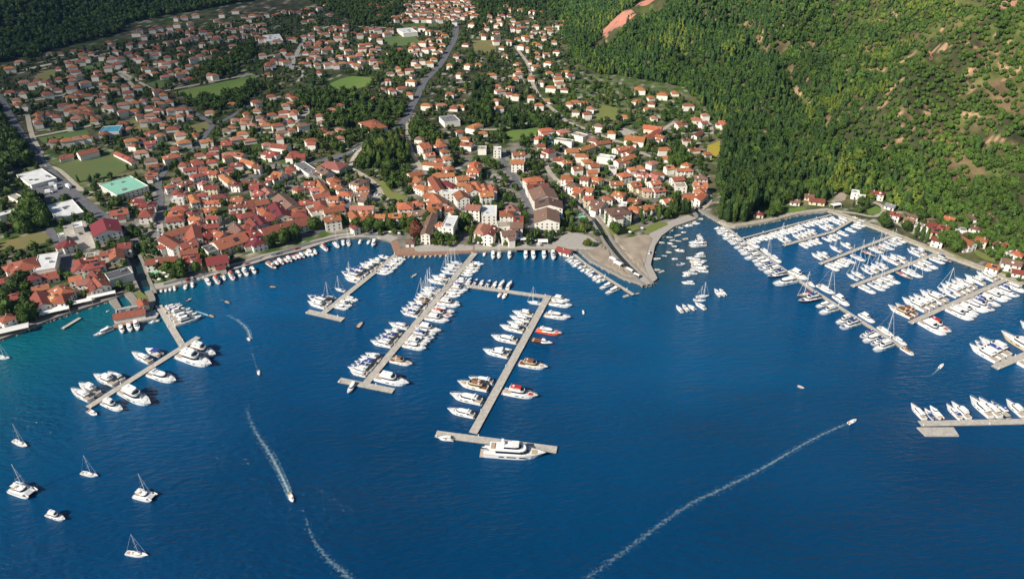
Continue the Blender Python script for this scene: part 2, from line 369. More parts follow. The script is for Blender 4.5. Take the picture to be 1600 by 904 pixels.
mw = n.new('ShaderNodeMapRange'); mw.inputs[1].default_value = .38; mw.inputs[2].default_value = .62; mw.inputs[3].default_value = .55; mw.inputs[4].default_value = 1.0; l.new(w3.outputs[0], mw.inputs[0]); l.new(mw.outputs[0], bp.inputs['Strength'])
bp.inputs['Distance'].default_value = 1.9; l.new(ml.outputs[0], bp.inputs['Height']); l.new(bp.outputs[0], b.inputs['Normal'])
l.new(at.outputs['Color'], b.inputs['Base Color'])
me = mesh_np('sea', np.stack([SX, SY, 0*SX], -1).reshape(-1, 3), F, [wm], True); set_tint(me, SC.reshape(-1, 3)); tag(obj('sea', me), kind='structure')
out = mesh_np('open_sea', [(-9000,-4000,-.05),(9000,-4000,-.05),(9000,-300,-.05),(-9000,-300,-.05),(-9000,-300,-.05),(-1500,-300,-.05),(-1500,760,-.05),(-9000,760,-.05),(1500,-300,-.05),(9000,-300,-.05),(9000,760,-.05),(1500,760,-.05)], [(0,1,2,3),(4,5,6,7),(8,9,10,11)], [wm])
set_tint(out, np.tile(deep, (12, 1))); tag(obj('open_sea', out), kind='structure')

# ---- draped sheets: roads, paths, fields, promenade
def drape(name, L, Rr, mat, dz, cross=3):
    n = len(L); V = []
    for a, b_ in zip(L, Rr):
        for k in range(cross): p = a+(b_-a)*k/(cross-1); V.append((p[0], p[1], 0))
    V = np.array(V); V[:, 2] = np.maximum(hz(V[:,0], V[:,1]), .9)+dz
    F = np.array([[i*cross+k, i*cross+k+1, (i+1)*cross+k+1, (i+1)*cross+k] for i in range(n-1) for k in range(cross-1)])
    F = F[:, ::-1]
    return obj(name, mesh_np(name, V, F, [mat]))
def road(name, px, w, mat, dz=.3):
    P = resample(smooth_line([G(u, v)[:2] for u, v in px]), 5); a, b_ = strip_poly(P, w)
    o = drape(name, a, b_, mat, dz); tag(o, kind='structure')
    a, b_ = strip_poly(P, w+3.5); occ_poly(np.concatenate([a, b_[::-1]]))
    return P
def field(name, px, mat, dz=.2, kind='structure', occ=True, step=7):
    P = np.array([G(u, v)[:2] for u, v in px]); c = P.mean(0)
    Q = resample(np.vstack([P, P[:1]]), step)[:-1]; rings = 7; V = [c]; n = len(Q)
    for r in range(1, rings+1): V += list(c+(Q-c)*r/rings)
    V = np.array(V); V = np.c_[V, np.maximum(hz(V[:,0], V[:,1]), .9)+dz]
    F = [(0, 1+i, 1+(i+1) % n) for i in range(n)] + [(1+(r-1)*n+i, 1+r*n+i, 1+r*n+(i+1) % n, 1+(r-1)*n+(i+1) % n) for r in range(1, rings) for i in range(n)]
    me = mesh_np(name, V, F, [mat])
    if me.polygons[0].normal.z < 0: me.flip_normals()
    o = obj(name, me); tag(o, kind=kind)
    if occ: occ_poly(P)
    return o
ROADS = [('road',9,'asphalt',[(712,20),(713,40),(712,60),(700,80),(690,100),(672,118),(662,128),(655,146),(642,168),(636,186),(612,208),(570,227),(530,245),(500,251)]),
 ('street',5,'asphalt',[(500,251),(455,264),(400,276),(345,290)]),('street',5,'path',[(637,182),(637,225),(650,250),(660,264)]),
 ('road',9,'asphalt',[(-40,120),(0,150),(25,200),(46,228),(90,282),(122,308),(160,338),(190,360)]),
 ('road',9,'path',[(38,110),(70,102),(140,90),(210,76),(275,64),(340,50),(400,38)]),
 ('road',5,'path',[(165,95),(183,110),(215,127),(248,146)]),('road',5,'path',[(184,114),(205,130),(213,144)]),
 ('road',5,'path',[(55,157),(110,147),(175,129),(218,122)]),('road',5,'path',[(250,144),(320,130),(400,115)]),
 ('road',6,'asphalt',[(283,165),(310,180),(333,195),(355,187),(380,170),(400,155)]),('street',6,'asphalt',[(333,195),(316,218),(298,240),(262,262),(246,283),(251,305),(250,330),(250,350)]),
 ('street',5,'paving',[(250,350),(252,380)]),('road',5,'path',[(50,215),(110,203),(165,192)]),('road',5,'path',[(43,180),(50,215),(65,240)]),
 ('road',7,'paving',[(455,107),(461,90),(468,75),(482,55),(500,46),(520,40)]),('street',5,'paving',[(400,207),(440,208),(480,176),(500,168)]),('street',4,'paving',[(455,107),(478,112),(465,128)]),
 ('road',5,'path',[(805,72),(816,88),(826,100),(832,135),(850,160),(872,178),(885,190)]),('street',5,'path',[(700,208),(740,203),(790,203),(868,178)]),
 ('street',5,'path',[(885,190),(930,208),(975,226),(1010,222),(1040,200),(1055,190)]),('street',5,'path',[(853,258),(862,275),(880,292),(905,312),(930,334),(950,356)]),
 ('street',5,'asphalt',[(780,228),(784,252),(800,272),(812,292),(826,320),(831,345),(832,385)]),('street',5,'path',[(545,262),(575,278),(590,290),(600,312),(630,320)]),
 ('street',5,'path',[(545,262),(556,240),(570,228)]),('street',7,'asphalt',[(75,356),(95,386),(108,412),(112,430)]),('street',5,'paving',[(112,430),(112,420),(160,395)]),
 ('path',4,'path',[(1365,316),(1380,322),(1382,333),(1365,340),(1340,334),(1305,330)]),('path',4,'path',[(1305,334),(1340,346),(1385,362),(1430,380)]),
 ('street',4,'path',[(1385,340),(1425,362),(1470,392),(1520,412),(1570,432)]),('path',3,'path',[(1484,340),(1492,352),(1500,372)]),('street',4,'path',[(1063,262),(1083,282),(1108,300),(1110,318),(1092,332)]),('street',5,'paving',[(720,262),(700,268),(680,266),(640,262)]),
 ('street',4,'paving',[(705,320),(700,345),(690,362),(688,385)]),('street',6,'asphalt',[(470,372),(490,366),(520,352),(545,345),(543,322),(548,300)]),('path',3,'path',[(590,262),(630,262),(655,256)]),
 ('street',5,'path',[(955,226),(1000,238),(1030,250)]),('street',4,'path',[(1100,186),(1112,196),(1112,210)]),('path',4,'path',[(60,258),(88,262),(103,274),(132,302),(150,300)]),
 ('road',5,'path',[(360,102),(400,92),(440,84)]),('road',6,'paving',[(560,42),(610,44),(660,48),(700,50)]),('street',5,'asphalt',[(256,445),(300,434),(340,425),(395,408),(430,397),(470,386),(500,377),(545,368),(600,368)]),('street',4,'paving',[(700,130),(745,128),(790,122)])]
for nm, w, mt, px in ROADS: road(nm, px, w, M[mt])
FIELDS = [('meadow',[(270,144),(330,132),(398,118),(404,128),(362,148),(295,154)],'lush'),('meadow',[(507,135),(530,124),(550,119),(588,122),(576,134),(545,143)],'lush'),
 ('playing_field',[(90,258),(130,246),(178,237),(200,250),(205,262),(180,276),(118,284)],'turf'),('meadow',[(0,378),(70,361),(84,376),(40,388),(0,398)],'olive'),
 ('playing_field',[(930,176),(942,164),(968,170),(962,190),(928,187)],'lush2'),('meadow',[(60,216),(135,202),(141,211),(68,224)],'green'),('meadow',[(230,132),(248,125),(262,130),(250,140)],'green'),
 ('meadow',[(292,198),(322,190),(331,198),(308,210)],'olive'),('meadow',[(586,60),(645,54),(660,69),(615,73)],'green'),('meadow',[(627,40),(680,31),(684,42),(634,46)],'green'),
 ('meadow',[(738,64),(775,62),(775,82),(742,84)],'olive'),('lawn',[(588,285),(600,282),(612,300),(640,308),(620,316),(603,313)],'lush2'),('lawn',[(938,352),(958,347),(985,347),(1004,356),(975,366),(948,372)],'lush2'),
 ('lawn',[(1003,358),(1030,345),(1048,349),(1012,366)],'lush2'),('lawn',[(1355,322),(1376,323),(1378,333),(1355,336)],'lush'),('lawn',[(1372,300),(1392,302),(1396,312),(1374,311)],'lush2'),
 ('lawn',[(1222,328),(1260,322),(1262,328),(1225,334)],'lush'),('lawn',[(1440,382),(1475,388),(1520,410),(1580,430),(1590,440),(1530,416)],'lush2'),('lawn',[(1400,348),(1425,352),(1450,372),(1425,368)],'lush2'),('lawn',[(1515,385),(1545,400),(1560,412),(1530,404)],'lush2'),('lawn',[(1395,340),(1412,334),(1420,345),(1402,350)],'olive'),('meadow',[(45,140),(60,112),(86,108),(88,118)],'olive'),
 ('meadow',[(130,100),(158,98),(162,104),(130,110)],'green'),('lawn',[(1105,228),(1125,220),(1126,238),(1112,252),(1104,250)],'yellow'),('meadow',[(195,188),(220,186),(236,205),(214,208)],'olive'),('lawn',[(790,205),(840,200),(845,208),(800,222)],'lush'),
 ('slope_cut',[(930,54),(958,32),(985,15),(994,24),(968,42),(944,58)],'dirt'),('slope_cut',[(992,12),(1010,0),(1026,-2),(1010,10)],'dirt'),('slope_cut',[(1580,2),(1588,0),(1600,14),(1600,24)],'dirt'),('slope_cut',[(1436,74),(1444,74),(1458,92),(1452,96)],'dirt')]
for nm, c in [('lush',(.085,.165,.022)),('olive',(.12,.13,.035)),('green',(.06,.115,.022)),('lush2',(.12,.16,.03)),('yellow',(.26,.25,.02)),('dirt',(.34,.175,.10))]:
    M['f_'+nm] = pm('grass '+nm if nm != 'dirt' else 'bare red soil', c, .95, nscale=.06, col2=tuple(x*y for x, y in zip(c, (1.5, 1.1, 1.4))), coords='World')
for px in ([(915,80),(958,34),(985,17),(1000,0),(1030,-8),(1040,8),(1000,32),(960,62)], [(1428,70),(1448,70),(1470,104),(1452,110)]): occ_poly(np.array([G(u, v) for u, v in px]))
for k, (nm, px, c) in enumerate(FIELDS): field(nm, px, M['turf'] if c == 'turf' else M['f_'+c], .22+.01*(k % 5))
PADS = [('car_park',[(42,292),(102,279),(112,284),(118,305),(100,313),(69,318)],'asphalt'),('yard',[(98,352),(133,345),(152,388),(106,393)],'paving'),('square',[(702,318),(728,316),(729,336),(710,338)],'sand'),
 ('plaza',[(868,378),(880,367),(898,364),(920,368),(934,378),(930,392),(905,392),(880,392)],'paving'),('spit_ground',[(908,396),(925,391),(945,380),(953,391),(985,427),(1003,442),(978,434),(950,420),(925,405)],'sand'),
 ('spit_ground',[(958,377),(985,371),(1010,366),(1020,372),(1014,385),(1010,400),(1006,416),(1014,438),(988,414),(970,395)],'sand'),('forecourt',[(575,296),(596,300),(600,312),(575,315)],'paving'),
 ('forecourt',[(1300,300),(1324,302),(1320,314),(1305,316)],'sand'),('forecourt',[(960,208),(975,200),(998,208),(980,216)],'paving'),('market_place',[(645,385),(700,380),(740,385),(740,391),(650,394)],'paving')]
for k, (nm, px, c) in enumerate(PADS): field(nm, px, M[c], .24+.012*(k % 6), step=4)
field('sports_court', [(230,421),(258,411),(262,420),(240,430)], M['flatgreen'], .34); field('sports_court', [(900,336),(908,333),(919,344),(911,348)], M['flatgreen'], .34)

# promenade strip and quay wall that follow the coast
def coast_part(i0, i1, w, mat, name, dz=.30, off=-.6):
    P = resample(CW[i0:i1], 4); T = np.gradient(P, axis=0); T /= np.linalg.norm(T, axis=1)[:, None]; N = np.stack([-T[:,1], T[:,0]], 1)
    a = P+N*off; b_ = P+N*w
    V = []; n = len(P)
    for p, q in zip(a, b_): V += [(p[0], p[1], -4), (p[0], p[1], 1.45+dz), (q[0], q[1], 1.45+dz), (q[0], q[1], .6)]
    F = np.array([[i*4+k, i*4+k+1, (i+1)*4+k+1, (i+1)*4+k] for i in range(n-1) for k in range(3)])
    me = mesh_np(name, V, F[:, ::-1], [mat]); me.flip_normals()
    tag(obj(name, me), kind='structure'); occ_poly(np.concatenate([a, b_[::-1]]))
coast_part(0, 10, 5, M['quay'], 'quay'); coast_part(9, 15, 4, M['quay'], 'quay', .31); coast_part(14, 25, 8, M['paving'], 'promenade'); coast_part(16, 25, 15, M['path'], 'promenade', .22); coast_part(24, 26, 5, M['brickdeck'], 'promenade', .31)
coast_part(25, 28, 9, M['brickdeck'], 'promenade', .30); coast_part(27, 32, 2.2, M['quay'], 'promenade', .315); coast_part(27, 32, 13, M['paving'], 'promenade', .27); coast_part(31, 37, 4, M['quay'], 'quay'); coast_part(36, 44, 9, M['paving'], 'promenade', .32)
coast_part(43, 49, 3, M['quay'], 'quay', .31); coast_part(48, 60, 4.5, M['path'], 'quay', .30)
for P, bw_ in ((RIVER, 7.4), (STREAM, 9.5)):
    P = resample(smooth_line(P), 4); a, b_ = strip_poly(P, bw_)
    for side in (a, b_):
        s0, s1 = strip_poly(side, 2.2); V = []; n = len(s0)
        for p, q in zip(s0, s1): V += [(p[0], p[1], -3), (p[0], p[1], 1.95), (q[0], q[1], 1.95), (q[0], q[1], -3)]
        F = np.array([[i*4+k, i*4+k+1, (i+1)*4+k+1, (i+1)*4+k] for i in range(n-1) for k in range(3)])
        tag(obj('river_bank', mesh_np('river_bank', V, F, [M['quay']])), kind='structure')
    occ_poly(np.concatenate([a, b_[::-1]]))
# ------------------------------------------------------------------ landmarks, used to say which house or tree is meant
LM = [(190,290,'the green-roofed hall'),(148,260,'the football pitch'),(606,240,'the wooded knoll'),(857,318,'the brown-roofed waterside halls'),(967,340,'the white hotel by the river'),
 (445,352,'the long red waterfront roof'),(283,367,'the courtyard block'),(1000,206,'the orange-roofed school'),(641,376,'the promenade kiosk'),(692,286,'the square cloister'),(53,275,'the white flat hall'),
 (95,395,'the walled works yard'),(1062,380,'the mooring bay'),(895,382,'the oval plaza'),(950,178,'the walled playing field'),(640,180,'the main road bend'),(340,137,'the long green meadow'),(550,132,'the oval green field'),
 (975,30,'the red soil cut'),(1116,232,'the yellow lawn'),(1090,186,'the hillside villa row'),(170,82,'the straight valley road'),(222,430,'the town stream'),(200,470,'the dock basin'),(333,195,'the valley crossroads'),
 (425,58,'the white factory'),(635,46,'the long warehouse'),(702,188,'the grey-roofed school'),(1552,392,'the blue pool'),(1140,352,'the east pier root'),(470,80,'the curving valley street'),(830,130,'the hill foot road'),
 (1290,330,'the east shore bend'),(1370,330,'the round lawn'),(1470,398,'the east shore quay'),(500,255,'the grey car park'),(80,430,'the red low sheds'),(735,262,'the tall round villa'),(620,330,'the waterfront arcades'),
 (775,335,'the white flat blocks'),(1400,130,'the upper hill scar'),(130,410,'the red hotel'),(1010,300,'the terrace above the bay'),(905,225,'the ochre crescent'),(365,245,'the hillside villas'),(70,150,'the garden suburb'),(250,30,'the dark forest edge'),(700,20,'the upper village')]
LMW = [(G(u, v)[:2], t) for u, v, t in LM]
ORD_ = ['nearest','second nearest','third nearest','fourth nearest','fifth nearest','sixth nearest','seventh nearest','eighth nearest','ninth nearest','tenth nearest','eleventh nearest','twelfth nearest','thirteenth nearest','fourteenth nearest','fifteenth nearest','sixteenth nearest','seventeenth nearest','eighteenth nearest','nineteenth nearest','twentieth nearest']
ONAMES = ['first','second','third','fourth','fifth','sixth','seventh','eighth','ninth','tenth','eleventh','twelfth','thirteenth','fourteenth','fifteenth','sixteenth','seventeenth','eighteenth','nineteenth','twentieth','twenty-first','twenty-second','twenty-third','twenty-fourth','twenty-fifth','twenty-sixth','twenty-seventh','twenty-eighth','twenty-ninth','thirtieth']
ORD = ORD_+[w+' nearest' for w in ONAMES[20:]]
def rank_labels(items, what):
    """items: (object, x, y, look). The label ranks each by its distance from its landmark, among those on the same side of it."""
    B = {}
    for o, x, y, look in items:
        k = min(range(len(LMW)), key=lambda i: (LMW[i][0][0]-x)**2+(LMW[i][0][1]-y)**2)
        dx, dy = x-LMW[k][0][0], y-LMW[k][0][1]
        s = ('forest side of' if dx > 0 else 'old-town side of') if abs(dx) > abs(dy) else ('inland side of' if dy > 0 else 'sea side of')
        if 'forest side' in s and LMW[k][0][0] > 250: s = 'open-bay side of'
        if 'old-town side' in s and LMW[k][0][0] < 0: s = 'valley side of'
        B.setdefault((k, s), []).append((dx*dx+dy*dy, id(o), o, look))
    for (k, s), L in B.items():
        L.sort(key=lambda t: t[0])
        for r, (_, _, o, look) in enumerate(L):
            w = ORD[r] if r < len(ORD) else 'outlying' if r < len(ORD)+1 else 'outermost'
            o['label'] = f"{look} {what}, {w} on the {s} {LMW[k][1]}"

# ------------------------------------------------------------------ buildings: ridge line as two picture points, width, storeys, roof
def spot(u, v, H):
    p = on_z(u, v, 3+H)
    for _ in range(4): p = on_z(u, v, float(hz0(p[0], p[1]))+H)
    return p
WIN = MB().box(-.5, .5, -.06, .06, -.5, .5).mesh('window', M['glass'])
HOUSES = []; NB = [0]
def roof_mesh(L, W, z0, rise, kind, mat, over=.55):
    a, b_ = L/2+over, W/2+over; t = .22; zr = z0+rise
    if kind == 'hip': r = max(.3, a-b_*.95)
    else: r = a
    V = [(-a,-b_,z0-t),(a,-b_,z0-t),(a,b_,z0-t),(-a,b_,z0-t),(-a,-b_,z0),(a,-b_,z0),(a,b_,z0),(-a,b_,z0),(-r,0,zr),(r,0,zr)]
    F = [(3,2,1,0),(0,1,5,4),(1,2,6,5),(2,3,7,6),(3,0,4,7),(4,5,9,8),(6,7,8,9),(5,6,9),(7,4,8)]
    return mesh_np('roof', V, F, [mat])
def wall_mesh(L, W, z0, zb, rise, kind, mat, inset=0):
    a, b_ = L/2, W/2; zt = z0-.22
    V = [(-a,-b_,zb),(a,-b_,zb),(a,b_,zb),(-a,b_,zb),(-a,-b_,zt),(a,-b_,zt),(a,b_,zt),(-a,b_,zt)]
    F = [(0,1,5,4),(1,2,6,5),(2,3,7,6),(3,0,4,7)]
    return mesh_np('wall', V, F, [mat])
def building(c, ang, L, W, st, roof, name='house', kind=None, wall='wall', windows=None, gz=None, extra=None):
    rr = random.Random(int(abs(c[0]*13+c[1]*7)))
    g0 = gz if gz is not None else float(hz0(c[0], c[1]))
    H = 2.75*st+.3; kind = kind or rr.choice(['hip', 'gable', 'hip', 'gable'])
    root = obj(name, None, loc=(c[0], c[1], g0), rot=(0, 0, ang))
    rise = min(W*.24, 3.4)
    NB[0] += 1; H += (NB[0] % 7)*.013                                    # no two roofs level to the millimetre
    ca, sa = math.cos(ang), math.sin(ang)
    if kind == 'flat':
        a, b_ = L/2, W/2
        obj('wall', MB().box(-a, a, -b_, b_, -4, H).mesh('wall', M[wall]), root)
        rf = obj('roof', MB().box(-a+.35, a-.35, -b_+.35, b_-.35, H-.4, H+.06).mesh('roof', M[roof]), root)
        par = MB()
        for q in ((-a-.1,a+.1,-b_-.1,-b_+.25),(-a-.1,a+.1,b_-.25,b_+.1),(-a-.1,-a+.25,-b_+.26,b_-.26),(a-.25,a+.1,-b_+.26,b_-.26)): par.box(*q, H-.3, H+.55)
        obj('parapet', par.mesh('parapet', M[wall]), root)
        for k in range(min(5, 1+int(L*W/260))):
            x, y = rr.uniform(-a*.75, a*.75), rr.uniform(-b_*.7, b_*.7); s = rr.uniform(.8, 1.9)
            obj('roof_unit', MB().box(x-s, x+s, y-s*.7, y+s*.7, H+.05, H+rr.uniform(.7, 1.4)).mesh('roof_unit', M['grey']), rf)
    else:
        if kind == 'gable':
            wm_ = wall_mesh(L, W, H, -4, rise, kind, M[wall]); 
            a, b_ = L/2, W/2
            V = [(-a,-b_,-4),(a,-b_,-4),(a,b_,-4),(-a,b_,-4),(-a,-b_,H-.1),(a,-b_,H-.1),(a,b_,H-.1),(-a,b_,H-.1),(-a,0,H+rise*.93),(a,0,H+rise*.93)]
            F = [(0,1,5,4),(2,3,7,6),(1,2,6,9,5),(3,0,4,8,7),(4,5,9,8),(6,7,8,9)]
            obj('wall', mesh_np('wall', V, F, [M[wall]]), root)
            a2, b2 = L/2+.45, W/2+.6; e = H-.28
            V = [(-a2,-b2,e),(a2,-b2,e),(a2,0,H+rise),(-a2,0,H+rise),(a2,b2,e),(-a2,b2,e)]
            V += [(x, y, z+.24) for x, y, z in V]
            F = [(0,3,2,1),(3,5,4,2),(6,7,8,9),(9,8,10,11),(0,1,7,6),(4,5,11,10),(1,2,8,7),(2,4,10,8),(5,3,9,11),(3,0,6,9)]
            rf = obj('roof', mesh_np('roof', V, F, [M[roof]]), root)
        else:
            obj('wall', wall_mesh(L, W, H, -4, rise, kind, M[wall]), root)
            rf = obj('roof', roof_mesh(L, W, H, rise, kind, M[roof]), root)
        if L > 9 and W < 16 and rr.random() < .5 and c[1] < 1050:        # a lower wing, with its own roof
            l2, w2, h2 = min(L*.45, 7), rr.uniform(3, 5), H-rr.uniform(1.6, 2.9); s_ = -1; x0 = rr.uniform(-L*.25, L*.25)
            if h2 > 2:
                an = obj('wing', MB().box(x0-l2/2, x0+l2/2, -W/2-w2, -W/2-.02, -4, h2).mesh('wing', M[wall]), root)
                y0, y1 = -W/2-w2-.4, -W/2-.03; q0, q1 = [(x0-l2/2-.4,y0),(x0+l2/2+.4,y0),(x0+l2/2+.4,y1),(x0-l2/2-.4,y1)], None
                V = [(q[0], q[1], h2+.01 if k < 2 else h2+.95) for k, q in enumerate(q0)]; V += [(a_, b2_, z_+.18) for a_, b2_, z_ in V]
                obj('wing_roof', mesh_np('wing_roof', V, [(3,2,1,0),(4,5,6,7),(0,1,5,4),(1,2,6,5),(2,3,7,6),(3,0,4,7)], [M[roof]]), an)
        if st > 1 and L > 8 and rr.random() < .3 and c[1] < 800:
            x = rr.uniform(-L*.25, L*.25); yd = -W*.27; zd = H+rise*.38
            obj('dormer', MB().box(x-.8, x+.8, yd-.9, yd+1.0, zd-.6, zd+.75).mesh('dormer', M[wall]), rf)
        if rr.random() < .12:
            x = rr.uniform(-L*.2, L*.2); b_s = W/2; sl = rise/(b_s+.5)
            V = [(x-1.8, -b_s*.75, H+rise-sl*b_s*.75+.22), (x+1.8, -b_s*.75, H+rise-sl*b_s*.75+.22), (x+1.8, -b_s*.3, H+rise-sl*b_s*.3+.22), (x-1.8, -b_s*.3, H+rise-sl*b_s*.3+.22)]
            V += [(p_[0], p_[1], p_[2]+.12) for p_ in V]
            obj('solar_panel', mesh_np('solar_panel', V, [(3,2,1,0),(4,5,6,7),(0,1,5,4),(1,2,6,5),(2,3,7,6),(3,0,4,7)], [M['glass']]), rf)
        if rr.random() < .75:
            x = rr.uniform(-L*.3, L*.3); y = rr.choice((-1, 1))*W*.16; cz = H+rise*.6
            obj('chimney', MB().box(x-.45, x+.45, y-.35, y+.35, cz-.8, cz+1.5).mesh('chimney', M['chimney']), rf)
    # windows, each its own part, on the walls that look towards the bay
    if windows:
        for nx_, ny_, ln, off in ((0,-1,L,W/2),(0,1,L,W/2),(1,0,W,L/2),(-1,0,W,L/2)):
            wx, wy = nx_*ca-ny_*sa, nx_*sa+ny_*ca
            if -(wx*c[0]+wy*c[1])/math.hypot(*c) < .15: continue
            n_ = max(1, int(ln/windows)); 
            for s_ in range(st):
                for k in range(n_):
                    t = (k+.5)/n_*ln-ln/2
                    x, y = (t, ny_*(off+.01)) if nx_ == 0 else (nx_*(off+.01), t)
                    door = s_ == 0 and k == n_//2
                    w = obj('door' if door else 'window', WIN, root, (x, y, 1.2+2.75*s_ if door else 1.6+2.75*s_), (0, 0, 0 if nx_ == 0 else math.pi/2), (1.15 if not door else 1.2, 1, 1.3 if not door else 2.2))
    e = np.array([[-L/2-1.2,-W/2-1.2],[L/2+1.2,-W/2-1.2],[L/2+1.2,W/2+1.2],[-L/2-1.2,W/2+1.2]])
    occ_poly(np.stack([c[0]+e[:,0]*ca-e[:,1]*sa, c[1]+e[:,0]*sa+e[:,1]*ca], 1))
    return root
ROOFN = {'orange':'orange','red':'red','brown':'brown','grey':'grey','maroon':'maroon','pink':'pink-tiled','flatwhite':'flat white','flatgreen':'green','flatdark':'flat dark','flattan':'flat tan'}
